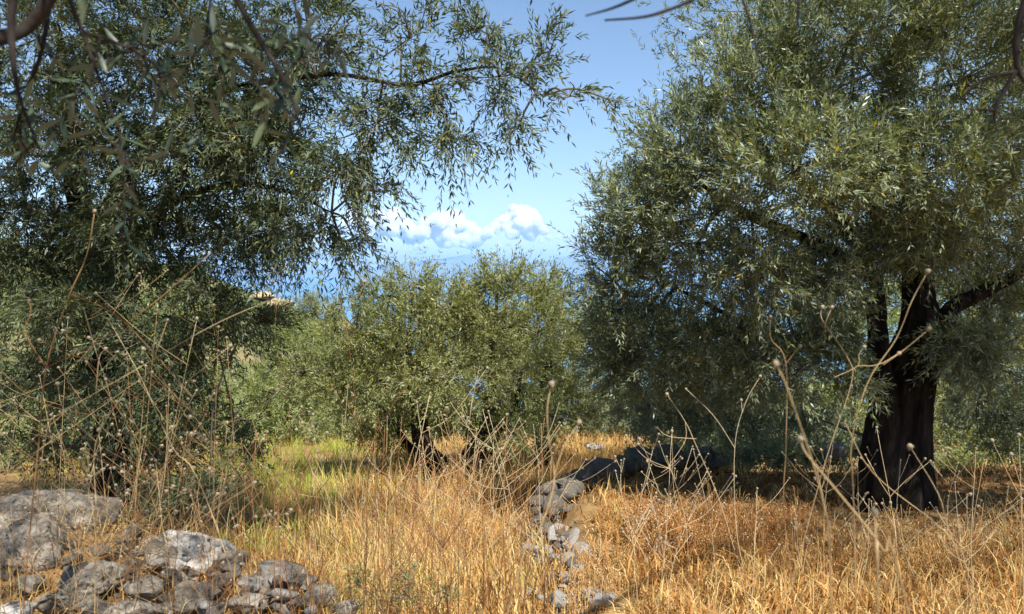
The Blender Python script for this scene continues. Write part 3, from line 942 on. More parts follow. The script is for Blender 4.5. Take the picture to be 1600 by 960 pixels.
small_tree('rounded olive further down the slope, showing behind the central olive', 700, 13.5, [
     Lobe(690, 520, 13.5, 90, 65, 1.0, 330, up=.7, length=.34),
     Lobe(790, 540, 13.5, 80, 65, 1.0, 300, up=.6, length=.34),
     Lobe(600, 560, 13.5, 80, 60, 1.0, 300, up=.6, length=.34),
     Lobe(700, 640, 13.2, 170, 55, 1.0, 460, up=.2),
     Lobe(700, 575, 13.0, 110, 40, .8, 280, up=.3),
     Lobe(835, 585, 13.0, 80, 55, .8, 280, up=.3),
     Lobe(740, 520, 13.0, 100, 50, .8, 260, up=.4),
    ], [[(700, 700), (698, 650), (700, 560)]], M_LEAF_MID, 61, leaf=.075, dens=1.1)

small_tree('broad olive down the slope, seen beneath the low limb of the silver-green tree', 960, 13, [
     Lobe(930, 520, 13, 90, 70, 1.0, 330, up=.6, length=.34),
     Lobe(1040, 530, 13, 100, 70, 1.0, 360, up=.6, length=.34),
     Lobe(1150, 540, 13, 90, 70, 1.0, 330, up=.6, length=.34),
     Lobe(980, 640, 12.6, 110, 55, .9, 360, up=.2),
     Lobe(1120, 640, 12.6, 120, 55, .9, 360, up=.2),
    ], [[(960, 700), (965, 640), (960, 540)]], M_LEAF_RIGHT, 62, leaf=.075, dens=1.1)

small_tree('tall olive far behind the thick dark trunk, glimpsed above its low limbs', 1480, 13, [
     Lobe(1420, 470, 13, 100, 90, 1.0, 300, up=.5, length=.34),
     Lobe(1540, 480, 13, 100, 90, 1.0, 330, up=.5, length=.34),
     Lobe(1300, 480, 13, 90, 80, 1.0, 300, up=.5, length=.34),
     Lobe(1640, 560, 13, 90, 100, 1.0, 330, up=.4, length=.34),
     Lobe(1420, 620, 12.6, 170, 60, .9, 460, up=.2),
     Lobe(1270, 640, 12.6, 90, 50, .9, 260, up=.2),
     Lobe(1600, 650, 12.6, 90, 50, .9, 260, up=.2),
    ], [[(1480, 700), (1478, 640), (1485, 520)]], M_LEAF_MID, 63, leaf=.075, dens=1.1)

# yellow-flowered shrub by the clearing
make_tree('yellowish broom-like shrub at the edge of the grassy clearing', ground_at(405, 11), [([ground_at(405, 11) + Vector((0, 0, -.1)), at(405, 735, 11), at(404, 715, 11)], [.04, .03, .02])],
    [Lobe(400, 705, 11, 28, 26, .3, 110, up=1.0, length=.22, yellow=.35, tint=.3), Lobe(425, 720, 11, 22, 16, .25, 60, up=1.0, length=.2, yellow=.3, tint=.3)], [], .045, M_LEAF_BRIGHT, None, 60, False, 7, 8, .1, name='broom_shrub', cat='shrub')

bh = ground_at(610, 3.45)
make_tree('low grey-green herb among dark stems at the near edge of the golden grass', bh, [([bh + Vector((0, 0, -.05)), bh + Vector((.01, 0, .1))], [.006, .004])],
    [Lobe(560, 915, 3.5, 50, 36, .12, 26, up=.9, length=.12), Lobe(640, 905, 3.5, 46, 34, .12, 24, up=.9, length=.12), Lobe(690, 925, 3.5, 36, 26, .1, 14, up=.9, length=.1), Lobe(610, 935, 3.4, 60, 22, .1, 24, up=.8, length=.1)],
    [], .022, M_LEAF_MID, None, 66, False, 7, 6, .05, name='herb', cat='plant', branch_r=.003, wide=.36)

# hillside scrub far off
def scrub():
    g = np.random.default_rng(77)
    n = 1300
    y = 15 + 135 * g.random(n) ** 1.3; x = g.uniform(-.75, .75, n) * y
    z = height(x, y)
    mb = MB()
    v0, f0 = ICO[1]
    for k in range(n):
        r = g.uniform(.5, 1.4)
        m = 46
        c = np.array([x[k], y[k], z[k] + r * .35])
        p = c + unit(g.normal(size=(m, 3))) * g.uniform(.5, 1, size=(m, 1)) * np.array([r, r, r * .75])
        a = unit(g.normal(size=(m, 3))) * .16 * r ** .5; b_ = unit(g.normal(size=(m, 3)) + [0, 0, .6]) * .26 * r ** .5
        v = np.stack([p - a, p + a, p + b_], 1).reshape(-1, 3)
        mb.add(v, [np.arange(m * 3).reshape(-1, 3)], np.repeat(np.clip(g.normal(.4, .25) + g.normal(size=m) * .15, 0, .9), 3))
    return tag(link('maquis', mb.data('maquis'), M_LEAF_MID), 'low green scrub covering the far slope above the sea', 'scrub', kind='stuff')


scrub()

# ochre outcrops on the far slope
M_OCHRE = noise_mat('ochre_rock', [(.3, (.30, .20, .10)), (.5, (.40, .31, .19)), (.7, (.52, .43, .30))], 1.2, .95, .6, dist=.2)


def stone_mesh(seed, size, sub=3, planes=13, rough=.125):
    g = np.random.default_rng(seed)
    v, f = ICO[sub]
    v = v.copy()
    for k in range(planes):
        n = unit(g.normal(size=3))
        d = g.uniform(.50, .86)
        e = np.maximum(v @ n - d, 0)
        v = v - e[:, None] * n
    n0 = unit(v)
    crag = 1 - np.abs(wave(v, 4.5, seed, 3))
    v = v + n0 * (rough * (.55 * wave(v, 3.0, seed + 2, 3) + .75 * (crag - .7) + .45 * wave(v, 11, seed + 5, 3) + .22 * wave(v, 28, seed + 6, 2)))[:, None]
    ext = np.abs(v).max(0)
    v = v / ext * np.asarray(size)
    return mesh_data('stone', v, [f], smooth=False)


for px, py, d, s, lab in ((408, 464, 95, (1.7, 1.6, .7), 'ochre rock outcrop on top of the far slope'), (438, 474, 90, (1.6, 1.4, .7), 'small ochre outcrop just below the crest of the far slope'), (540, 512, 60, (1.3, 1.2, .7), 'pale ochre rock on the lower far slope above the central olive')):
    o = link('rock_outcrop', stone_mesh(int(px), s, 4), M_OCHRE, loc=at(px, py, d))
    tag(o, lab, 'rock')

# ------------------------------------------------------------------ stones
G_R = 'limestone boulders of the tumbled heap'


def rock(px, py, d, w, h, label, mat=M_STONE, seed=0, depth=None, rot=0.0, sub=4, group=G_R, name='rock', tilt=0.0):
    k = d / F
    sx, sz = w * k / 2, h * k / 2
    o = link(name, stone_mesh(seed + 100, (sx, depth or (sx + sz) * .5, sz), sub), mat, loc=at(px, py, d))
    o.rotation_euler = (0, tilt, rot)
    tag(o, label, 'rock', group)
    return o


rock(85, 808, 4.35, 210, 130, 'largest pale boulder with a dappled rounded top, at the back of the heap', seed=1, depth=.3, sub=5)
rock(60, 858, 3.85, 125, 120, 'grey wedge boulder with a dark shaded front face, leaning on the largest boulder', seed=2, depth=.17, sub=5)
rock(132, 912, 3.55, 120, 76, 'speckled flat-topped boulder in front of the grey wedge boulder', seed=3, depth=.16, sub=5)
rock(312, 866, 4.0, 150, 74, 'long white-crusted slab sloping down beside the golden grass', M_STONE_WHITE, seed=4, depth=.2, tilt=.32, sub=5)
rock(205, 866, 4.05, 74, 44, 'blue-grey block between the speckled boulder and the long slab', seed=5)
rock(258, 874, 3.85, 62, 46, 'pale rounded block against the lower side of the long slab', seed=6)
rock(150, 862, 4.15, 60, 46, 'small brown-grey block wedged under the largest boulder', seed=7)
rock(50, 914, 3.55, 50, 40, 'rounded cobble at the foot of the grey wedge boulder', seed=8)
rock(355, 890, 3.8, 50, 56, 'dark-sided lump at the lower end of the long slab', M_STONE_DARK, seed=9)
rock(430, 905, 3.75, 100, 56, 'lichen-dark boulder lying apart at the grass end of the heap', M_STONE_DARK, seed=10, depth=.14)
rock(300, 930, 3.5, 84, 52, 'grey boulder with split faces below the long slab', seed=11)
rock(225, 920, 3.45, 60, 40, 'flat grey stone beside the speckled boulder', seed=12)
rock(390, 940, 3.45, 70, 38, 'low grey stone below the lichen-dark boulder', seed=13)
rock(20, 955, 3.35, 70, 44, 'pale stone at the bottom edge under the grey wedge boulder', M_STONE_WHITE, seed=14)
rock(500, 930, 3.6, 60, 34, 'last flat stone of the heap, half sunk in golden grass', M_STONE_DARK, seed=15)
rock(200, 955, 3.3, 80, 36, 'shaded slab end at the bottom edge below the flat grey stone', seed=16)
rock(460, 772, 9.6, 150, 22, 'long low white ledge in the grassy clearing', M_STONE_WHITE, seed=17, depth=.4, group=None)
rock(395, 776, 9.2, 50, 18, 'small white stone at the end of the ledge in the clearing', M_STONE_WHITE, seed=18, group=None)
rock(925, 697, 10.2, 36, 14, 'pale rock in the sunny grass gap beyond the dark wall', M_STONE_WHITE, seed=19, group=None)

G_M = 'middle-sized stones of the tumbled heap'
g = np.random.default_rng(23)
for k, (px, py, w, wh) in enumerate(((165, 800, 60, 'beside the top of the largest boulder'), (20, 890, 66, 'at the foot of the largest boulder'), (110, 880, 44, 'in the hollow before the grey wedge boulder'), (180, 905, 50, 'touching the speckled boulder'), (240, 845, 44, 'behind the blue-grey block'), (275, 905, 52, 'under the long white-crusted slab'), (335, 915, 46, 'below the lower end of the long slab'), (90, 940, 60, 'at the bottom edge before the speckled boulder'), (150, 945, 50, 'half under the speckled boulder'), (255, 945, 58, 'at the bottom edge below the split grey boulder'), (330, 950, 54, 'at the bottom edge below the long slab'), (410, 925, 40, 'against the lichen-dark boulder'), (440, 945, 50, 'at the bottom edge near the lichen-dark boulder'), (205, 830, 46, 'above the blue-grey block'), (30, 830, 50, 'leaning on the side of the largest boulder'), (375, 870, 34, 'above the dark-sided lump'), (480, 905, 36, 'between the lichen-dark boulder and the last flat stone'), (540, 950, 44, 'beyond the last flat stone of the heap'))):
    d = 3.4 + (960 - py) / 110 * .6
    rock(px, py + 4, d, w, w * g.uniform(.6, .85), ('grey' if k % 3 else 'dark mottled') + ' angular stone ' + wh, M_STONE if k % 3 else M_STONE_DARK, seed=40 + k, sub=3, group=G_M, rot=g.uniform(-.8, .8), tilt=g.uniform(-.3, .3))

g = np.random.default_rng(8)
SM = [stone_mesh(300 + k, (1, .85, .62), 2, 9, .08) for k in range(14)]
SM2 = [[m_.copy() for m_ in SM], [m_.copy() for m_ in SM]]
for m_ in SM2[0]: m_.materials.append(M_STONE)
for m_ in SM2[1]: m_.materials.append(M_STONE_WHITE)
for k in range(130):
    px, py = g.uniform(-20, 490), g.uniform(845, 975)
    if px > 380: py = max(py, 905)
    d = 3.35 + (960 - py) / 110 * .6 + g.uniform(-.1, .1)
    s = g.uniform(4, 15) * d / F * (1.0 if g.random() < .8 else 1.4)
    o = link('stone', SM[k % 14], None, loc=at(px, py, d))
    o.data = SM2[k % 3 == 0][k % 14]
    o.scale = (s * g.uniform(.9, 1.5), s, s * g.uniform(.55, 1))
    o.rotation_euler = (g.uniform(-.4, .4), g.uniform(-.4, .4), g.uniform(0, 6.28))
    w_ = 'beside the grey wedge boulder' if px < 90 else 'around the speckled boulder' if px < 200 else 'below the long white-crusted slab' if px < 350 else 'around the lichen-dark boulder'
    tag(o, ('small broken limestone fragment ' if k % 3 else 'small pale limestone chip ') + w_, 'stone', ('grey fragments ' if k % 3 else 'pale chips ') + w_)

# old dry-stone terrace wall
wl = np.array([(.40, 3.3), (.37, 3.9), (.33, 4.6), (.33, 5.2), (.42, 5.7), (.75, 6.15), (1.05, 6.5), (1.4, 6.8), (2.0, 6.95), (2.8, 7.1), (3.8, 7.2)])
wroot = empty('stone_wall', (wl[3][0], wl[3][1], -.3), 'tumbled dry-stone terrace wall running back from white stones into dark shade', 'wall')
seg = np.concatenate([[0], np.cumsum(np.linalg.norm(np.diff(wl, axis=0), axis=1))])
WS = {}
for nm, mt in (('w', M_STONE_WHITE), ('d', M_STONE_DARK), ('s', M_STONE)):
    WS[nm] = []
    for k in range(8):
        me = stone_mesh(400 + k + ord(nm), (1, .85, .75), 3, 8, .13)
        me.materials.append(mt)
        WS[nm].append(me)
wp = np.array([list(at(*q)) for q in ((948, 955, 3.5), (918, 892, 4.0), (890, 842, 4.5), (872, 795, 5.1), (882, 766, 5.65), (935, 742, 6.1), (1000, 720, 6.5), (1060, 710, 6.8), (1110, 716, 6.9))])
ws = np.concatenate([[0], np.cumsum(np.linalg.norm(np.diff(wp, axis=0), axis=1))])
for k in range(280):
    u_ = ws[-1] * (k + .5) / 280 + g.normal() * .05
    c = np.array([np.interp(u_, ws, wp[:, i]) for i in range(3)])
    back = c[1] > 5.2
    if not back and g.random() < .2:
        continue
    far_ = np.clip((c[1] - 4.9) / .6, 0, 1)
    down = g.random() ** 1.4 * (.12 + .32 * far_ * (c[0] < 1.6) + .1 * far_)
    off = -abs(g.normal()) * .05 - down * .35 + g.normal() * .09 * (1 - far_) + g.uniform(0, .1) * far_
    sz = min(.085, .026 * math.exp(g.normal() * .55)) if not back else g.uniform(.05, .125)
    kind = 'w' if c[1] < 4.8 and g.random() < .6 else ('d' if back and g.random() < .75 else 's')  # colour follows the light: pale in sun, dark lichen stone deepens the shade
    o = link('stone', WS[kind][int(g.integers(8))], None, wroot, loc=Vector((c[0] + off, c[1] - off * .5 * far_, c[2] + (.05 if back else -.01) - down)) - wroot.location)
    o.scale = (sz * g.uniform(.9, 1.6), sz * g.uniform(.8, 1.2), sz * g.uniform(.7, 1.05))
    o.rotation_euler = (g.uniform(-.35, .35), g.uniform(-.35, .35), g.uniform(0, 6.28))
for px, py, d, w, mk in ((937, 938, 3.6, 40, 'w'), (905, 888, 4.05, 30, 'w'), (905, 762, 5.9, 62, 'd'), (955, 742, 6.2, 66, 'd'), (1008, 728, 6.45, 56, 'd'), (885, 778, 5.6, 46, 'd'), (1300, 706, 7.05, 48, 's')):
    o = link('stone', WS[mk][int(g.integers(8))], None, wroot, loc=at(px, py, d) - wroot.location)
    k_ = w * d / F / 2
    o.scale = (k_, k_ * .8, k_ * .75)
    o.rotation_euler = (0, 0, g.uniform(-.6, .6))


# ------------------------------------------------------------------ grass and undergrowth
def blades(g, x, y, hgt, lean, tint, width=.004, lift=0.0, tuft=0, spread=.035):
    n = len(x)
    a = g.uniform(0, 2 * math.pi, n)
    if tuft:
        # blades stand in tufts that share a foot and lean roughly the same way
        k = (np.arange(n) // tuft) * tuft
        x = x[k] + g.normal(size=n) * spread
        y = y[k] + g.normal(size=n) * spread
        a = a[k] + g.normal(size=n) * .9
        hgt = hgt * (.6 + .8 * g.random(n)[k])
        tk = tint[k]
        tint = np.where(tk >= .76, np.clip(tk + g.normal(size=n) * .03, .76, 1), np.clip(np.where(tint < .76, tint, tk) + (g.normal(size=n) * .10)[k], 0, .75))
    z = height(x, y) - .01 + lift
    b = np.stack([x, y, z], -1)
    d = np.stack([np.cos(a), np.sin(a), np.zeros(n)], -1)
    up = np.array([0, 0, 1.0])
    l = lean[:, None]; h = hgt[:, None]
    m = b + h * .55 * (up * np.cos(l * .5) + d * np.sin(l * .5))
    t = m + h * .45 * (up * np.cos(l * 1.3) + d * np.sin(l * 1.3))
    wa = g.uniform(0, 2 * math.pi, n)
    w = np.stack([np.cos(wa), np.sin(wa), np.zeros(n)], -1) * width * g.uniform(.5, 1.4, size=(n, 1))
    v = np.stack([b, m + w * .6, t, m - w * .6], 1)
    k = np.arange(n)[:, None] * 4
    return v.reshape(-1, 3), [k + np.array([[0, 1, 2, 3]])], np.repeat(tint, 4)


def patchy(x, y, s, seed):
    return wave(np.stack([x, y, np.zeros_like(x)], -1), s, seed)


gg = np.random.default_rng(19)
gm = MB()
# warm matted grass on the upper terrace in front of the big tree
n = 95000
y = 2.7 + 4.2 * gg.random(n) ** 1.3; x = gg.uniform(.25, 4.6, n)
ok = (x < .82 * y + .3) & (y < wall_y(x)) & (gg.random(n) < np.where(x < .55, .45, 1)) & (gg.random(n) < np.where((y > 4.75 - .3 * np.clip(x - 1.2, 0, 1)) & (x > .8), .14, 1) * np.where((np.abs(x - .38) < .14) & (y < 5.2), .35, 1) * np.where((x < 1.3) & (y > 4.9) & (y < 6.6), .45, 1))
x, y = x[ok], y[ok]
ok = gg.random(len(x)) < np.clip(.78 + .9 * patchy(x, y, 2.6, 14), .12, 1)
x, y = x[ok], y[ok]; n = len(x)
pt = patchy(x, y, 1.6, 4)
gm.add(*blades(gg, x, y, gg.uniform(.05, .19, n) * (1 + .45 * pt) * np.where(y > 4.1, .7, 1), np.abs(gg.normal(1.05, .6, n)), np.clip(.37 + .25 * pt + gg.normal(size=n) * .17, .0, .74), .0055, tuft=16, spread=.04))
# golden grass of the lower terrace
n = 95000
y = 2.9 + 9.5 * gg.random(n) ** 1.25; x = gg.uniform(-.62, .12, n) * y
x = np.where(gg.random(n) < .12, gg.uniform(.0, .3, n) * y, x)
ok = ~((x > .25) & (y < wall_y(x))) & ~((x < -.26 * y + .1 * np.sin(y * 9)) & (y < 4.9) & (gg.random(n) < .96)) & ~((x < -.36 * y) & (y < 8.6) & (gg.random(n) < .75)) & ~((x < -.25 * y - .2) & (y < 6.5) & (gg.random(n) < .6))
x, y = x[ok], y[ok]
ok = gg.random(len(x)) < np.clip(.75 + .9 * patchy(x, y, 2.0, 15), .12, 1)
x, y = x[ok], y[ok]; n = len(x)
pt = patchy(x, y, 1.1, 7)
green = 1.1 * np.exp(-((x / y + .27) / .085) ** 2 - ((y - 9.4) / 2.6) ** 2) + .6 * np.exp(-((x + 2.9) / 1.7) ** 2 - ((y - 10.0) / 2.0) ** 2) + .45 * np.exp(-((x + 1.7) / .5) ** 2 - ((y - 5.2) / .7) ** 2)
ti = np.clip(.53 + .13 * pt + gg.normal(size=n) * .16, .02, .76)
ti = np.where(gg.random(n) < green * 1.1, gg.uniform(.77, .93, n), ti)
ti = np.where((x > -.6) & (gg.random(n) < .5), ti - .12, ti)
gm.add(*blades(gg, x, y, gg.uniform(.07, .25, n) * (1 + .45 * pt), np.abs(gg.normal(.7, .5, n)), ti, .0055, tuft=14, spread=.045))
# far strip beyond the wall and behind the trunk
n = 6000
y = gg.uniform(7.2, 13, n); x = gg.uniform(.05, .22, n) * y
gm.add(*blades(gg, x, y, gg.uniform(.12, .36, n), np.abs(gg.normal(.5, .3, n)), np.clip(gg.normal(.5, .13, n), .1, .75), .006))
# straw litter between the stones
n = 6500
x = gg.uniform(-2.9, -.7, n); y = gg.uniform(3.0, 4.8, n)
gm.add(*blades(gg, x, y, gg.uniform(.03, .13, n), gg.uniform(1.3, 1.9, n), np.clip(gg.normal(.25, .22, n), 0, .72), .004, .012))
n = 900
x = gg.uniform(-2.8, -.8, n); y = gg.uniform(3.15, 4.6, n)
gm.add(*blades(gg, x, y, gg.uniform(.12, .32, n), np.abs(gg.normal(.9, .5, n)), np.clip(gg.normal(.5, .2, n), .1, .75), .0035, .04))
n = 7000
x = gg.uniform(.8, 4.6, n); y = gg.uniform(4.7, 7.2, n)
gm.add(*blades(gg, x, y, gg.uniform(.03, .09, n), gg.uniform(1.3, 1.9, n), np.clip(gg.normal(.05, .08, n), 0, .3), .012))  # leaf litter under the big olive, coloured dark to deepen its shade
n = 6000
x = gg.uniform(-.62, -.2, n); y = gg.uniform(4.7, 8.4, n); x = x * y
gm.add(*blades(gg, x, y, gg.uniform(.04, .12, n), gg.uniform(1.1, 1.9, n), np.clip(gg.normal(.2, .15, n), 0, .7), .010))
# longer pale straws lying across the sunny grass
n = 900
y = gg.uniform(3.0, 4.6, n); x = gg.uniform(.3, .72, n) * y - .2
gm.add(*blades(gg, x, y, gg.uniform(.14, .32, n), np.abs(gg.normal(.8, .4, n)), np.clip(gg.normal(.62, .08, n), .4, .75), .0035))
n = 1200
y = gg.uniform(4.0, 8.0, n); x = gg.uniform(-.26, .05, n) * y
gm.add(*blades(gg, x, y, gg.uniform(.2, .4, n), np.abs(gg.normal(.6, .3, n)), np.clip(gg.normal(.66, .05, n), .5, .75), .004))
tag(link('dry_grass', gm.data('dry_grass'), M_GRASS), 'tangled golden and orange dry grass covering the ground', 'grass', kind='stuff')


def undergrowth():
    """Brittle branching twiglets with pale tips that stand above the matted grass."""
    g = np.random.default_rng(91)
    mb = MB()
    v0 = np.array([(1, 0, 0), (-1, 0, 0), (0, 1, 0), (0, -1, 0), (0, 0, 1.2), (0, 0, -1.2)])
    f0 = np.array([(0, 2, 4), (2, 1, 4), (1, 3, 4), (3, 0, 4), (2, 0, 5), (1, 2, 5), (3, 1, 5), (0, 3, 5)])

    def plant(x, y, h, tint, n):
        z = gz(x, y)
        for k in range(n):
            a = g.uniform(0, 6.28); l = abs(g.normal(.35, .3))
            d = np.array([math.cos(a) * math.sin(l), math.sin(a) * math.sin(l), math.cos(l)])
            p0 = np.array([x, y, z]) + g.normal(size=3) * [.04, .04, 0]
            hh = h * g.uniform(.6, 1.15)
            p1 = p0 + d * hh * .55
            ends = []
            p2 = p1 + unit(d + g.normal(size=3) * .3) * hh * .45
            v, f = tube(smooth_line([p0, p1, p2], 2), np.linspace(.0022, .0011, 5), 3, cap=False)
            mb.add(v, f, tint + g.uniform(-.1, .1)); ends.append(p2)
            for j in range(int(g.integers(1, 4))):
                q0 = p0 + (p1 - p0) * g.uniform(.5, 1.0) if j else p1
                q1 = q0 + unit(d * .7 + g.normal(size=3) * .6 + [0, 0, .2]) * hh * g.uniform(.2, .45)
                v, f = tube(np.array([q0, (q0 + q1) / 2 + g.normal(size=3) * .008, q1]), [.0014, .0012, .0009], 3, cap=False)
                mb.add(v, f, tint + g.uniform(-.05, .15)); ends.append(q1)
            for e in ends:
                if g.random() < .5:
                    mb.add(v0 * g.uniform(.002, .0044) + e, [f0], g.uniform(.6, 1))

    for k in range(190):
        px, d = g.uniform(990, 1280), g.uniform(4.1, 4.8)
        p = at(px, 500, d)
        plant(p.x, p.y, g.uniform(.12, .29), g.uniform(.2, .40), int(g.integers(5, 9)))
    for k in range(110):
        px, d = g.uniform(1240, 1640), g.uniform(3.9, 4.5)
        p = at(px, 500, d)
        plant(p.x, p.y, g.uniform(.12, .32), g.uniform(.3, .6), int(g.integers(3, 6)))
    for k in range(150):
        px, d = g.uniform(540, 840), g.uniform(4.6, 8.0)
        p = at(px, 500, d)
        plant(p.x, p.y, g.uniform(.25, .5), g.uniform(.25, .5), int(g.integers(3, 6)))
    for k in range(80):
        px, d = g.uniform(860, 960), g.uniform(3.5, 4.3)
        p = at(px, 500, d)
        plant(p.x, p.y, g.uniform(.08, .2), g.uniform(.4, .7), int(g.integers(3, 6)))
    return tag(link('undergrowth', mb.data('undergrowth'), M_BRUSH), 'brittle rust-coloured twiglets with pale tips standing out of the dry grass', 'undergrowth', kind='stuff')


undergrowth()


# ------------------------------------------------------------------ tall dried flower stalks
def head_mesh(seed, ragged):
    g = np.random.default_rng(seed)
    mb = MB()
    v, f = ICO[2]
    q = v * np.array([.85, .85, .95]) * (1 + .22 * wave(v, 5, seed))[:, None]
    mb.add(q, [f])
    for k in range(12 if ragged else 7):
        a = k / (12 if ragged else 7) * 6.28 + g.uniform(-.2, .2)
        p = np.array([math.cos(a) * .7, math.sin(a) * .7, -.35])
        e = p + np.array([math.cos(a) * g.uniform(.4, 1.0), math.sin(a) * g.uniform(.4, 1.0), g.uniform(-.5, .7)])
        w = np.array([-math.sin(a), math.cos(a), 0]) * .22
        mb.add([p - w, p + w, e], [[[0, 1, 2]]])
    return mb.data('seed_head', True)


HEADS = [head_mesh(k, k % 2) for k in range(6)]
for h in HEADS: h.materials.append(M_HEAD)


def stalk(lines, tint, label, group, heads=True, head_r=.008, name='dry_stalk', loc=None):
    """lines: list of (points, r0, r1, has_head). The plant is an Empty at its foot, with one stem mesh and its seed heads."""
    foot = Vector(lines[0][0][0]) if loc is None else loc
    root = empty(name, foot, label, 'dried plant', group)
    mb = MB()
    hs = []
    for pts, r0, r1, hd in lines:
        ln = smooth_line(pts, 5)
        v, f = tube(ln, np.linspace(r0, r1, len(ln)), 5)
        zt = np.clip(tint + .25 * np.linspace(0, 1, len(ln)), 0, 1)
        a = np.repeat(zt, 5)
        mb.add(v, f, np.append(a, zt[-1]))
        if hd:
            hs.append((ln[-1], unit(ln[-1] - ln[-2])))
    link('stem', mb.data('stem', True, foot), M_STALK, root)
    for p, d in hs:
        o = link('seed_head', HEADS[rnd.randrange(6)], None, root, loc=Vector(p) - foot)
        r = head_r * rnd.uniform(.75, 1.3)
        o.scale = (r, r, r)
        o.rotation_euler = Vector(d).to_track_quat('Z', 'Y').to_euler()
    return root


USED = set()
CUT = [(110, 'over the largest pale boulder'), (200, 'above the speckled boulder'), (270, 'above the blue-grey block'), (350, 'over the long white-crusted slab'), (440, 'above the lichen-dark boulder'), (540, 'before the white ledge of the clearing'), (640, 'before the central olive'), (740, 'below the twisted black trunks'), (830, 'before the straight grey trunk'), (920, 'before the dark end of the wall'), (1040, 'over the white wall stones'), (1160, 'before the shaded wall'), (1290, 'below the hanging silver sprays'), (1380, 'close to the dark trunk'), (1480, 'before the foot of the dark trunk'), (9999, 'before the bushy shaded olive')]
NUM = ['no', 'one', 'two', 'three', 'four', 'five', 'six', 'seven', 'eight', 'nine', 'ten', 'eleven', 'twelve', 'thirteen', 'fourteen', 'fifteen', 'sixteen', 'seventeen', 'eighteen', 'nineteen', 'twenty', 'many', 'many', 'many']


def tell(what, p, tip, count, h, tint, word):
    px = 800 + F * tip[0] / max(tip[1], .1)
    where = next(w for c, w in CUT if px < c)
    tall = 'short' if h < .55 else 'knee-high' if h < .8 else 'waist-high' if h < 1.1 else 'tall'
    lean = tip[0] - p[0]
    way = 'upright' if abs(lean) < .07 else 'slanting' if abs(lean) < .2 else 'strongly slanting'
    colour = ('dark red-brown' if tint < .1 else 'brown' if tint < .25 else 'tan' if tint < .45 else 'straw-coloured' if tint < .62 else 'bleached')
    for lab in (f'{colour} {tall} {what} {where}', f'{way} {colour} {tall} {what} {where}', f'{way} {colour} {tall} {what} with {NUM[min(count, 23)]} {word} {where}'):
        if lab not in USED and len(lab.split()) <= 16:
            break
    USED.add(lab)
    return lab


def wild(x, y, h, tint, label, group, lean=(0, 0), spread=.8, nb=5, head=True, r=.0026, head_r=.007, long=.5):
    """A branching plant grown from the ground at x, y."""
    z = gz(x, y) - .02
    g = rnd
    base = np.array([x, y, z])
    top = base + np.array([lean[0], lean[1], h])
    mid = (base + top) / 2 + np.array([g.uniform(-.06, .06), g.uniform(-.04, .04), 0])
    lines = [([base, mid, top], r, r * .5, head)]
    axis = smooth_line([base, mid, top], 10)
    for k in range(nb):
        t = g.uniform(.35, .92)
        p = axis[int(t * (len(axis) - 1))]
        a = g.uniform(0, 6.28)
        L = h * long * g.uniform(.45, 1.1) * (1.15 - .5 * t)
        d = np.array([math.cos(a) * spread, math.sin(a) * spread * .6, g.uniform(.5, 1.0)])
        d /= np.linalg.norm(d)
        e = p + d * L + np.array([0, 0, g.uniform(-.02, .08)]) * L
        m = p + d * L * .5 + np.array([g.uniform(-.06, .06), g.uniform(-.05, .05), -g.uniform(.0, .16)]) * L
        lines.append(([p, m, e], r * .62, r * .38, head))
        for j in range(g.choice([0, 1, 1, 2])):
            b = p + (e - p) * g.uniform(.35, .75)
            a2 = a + g.uniform(-1.2, 1.2)
            d2 = np.array([math.cos(a2) * spread, math.sin(a2) * spread * .6, g.uniform(.4, 1.1)])
            d2 /= np.linalg.norm(d2)
            L2 = L * g.uniform(.3, .6)
            m2 = b + d2 * L2 * .5 + np.array([0, 0, -.05 * L2])
            lines.append(([b, m2, b + d2 * L2 + np.array([0, 0, .05 * L2])], r * .5, r * .33, head))
    label = tell('dry stalk' if head else 'bare stem', base, top, len(lines), h, tint, 'heads' if head else 'branches')
    return stalk(lines, tint, label, group, head_r=head_r)


# tangle of pale stalks over the boulder heap
for k in range(34):
    px, d = rnd.uniform(-60, 430), rnd.uniform(2.1, 3.5)
    p = at(px, 480, d)
    top = rnd.uniform(470, 740)
    zt = at(px, top, d).z
    wild(p.x, p.y, zt - gz(p.x, p.y), rnd.uniform(.05, .48), 'thin straw-coloured stalk with small round heads in the tangle over the boulder heap', 'pale stalks over the boulder heap',
         lean=(rnd.uniform(-.25, .35), rnd.uniform(-.1, .1)), nb=rnd.randint(4, 8), r=.0013, head_r=.005, spread=1.15)
# brown bare stems in front of the golden grass
for k in range(44):
    px, d = rnd.uniform(380, 860), rnd.uniform(2.3, 3.6)
    p = at(px, 480, d)
    top = rnd.uniform(640, 840)
    zt = at(px, top, d).z
    wild(p.x, p.y, zt - gz(p.x, p.y), rnd.uniform(0, .18), 'thin dark reddish-brown stem standing before the golden grass', 'dark stems before the golden grass',
         lean=(rnd.uniform(-.12, .12), 0), nb=rnd.randint(2, 5), r=.0021, head_r=.004, spread=.5, head=False, long=.35)
for k in range(14):
    px, d = rnd.uniform(540, 880), rnd.uniform(2.6, 4.6)
    p = at(px, 480, d)
    zt = at(px, rnd.uniform(590, 720), d).z
    wild(p.x, p.y, zt - gz(p.x, p.y), rnd.uniform(.4, .7), 'pale wiry stalk with tiny heads before the twisted black trunks', 'pale stalks before the black trunks',
         lean=(rnd.uniform(-.2, .2), 0), nb=rnd.randint(4, 7), r=.002, head_r=.005, spread=1.0)
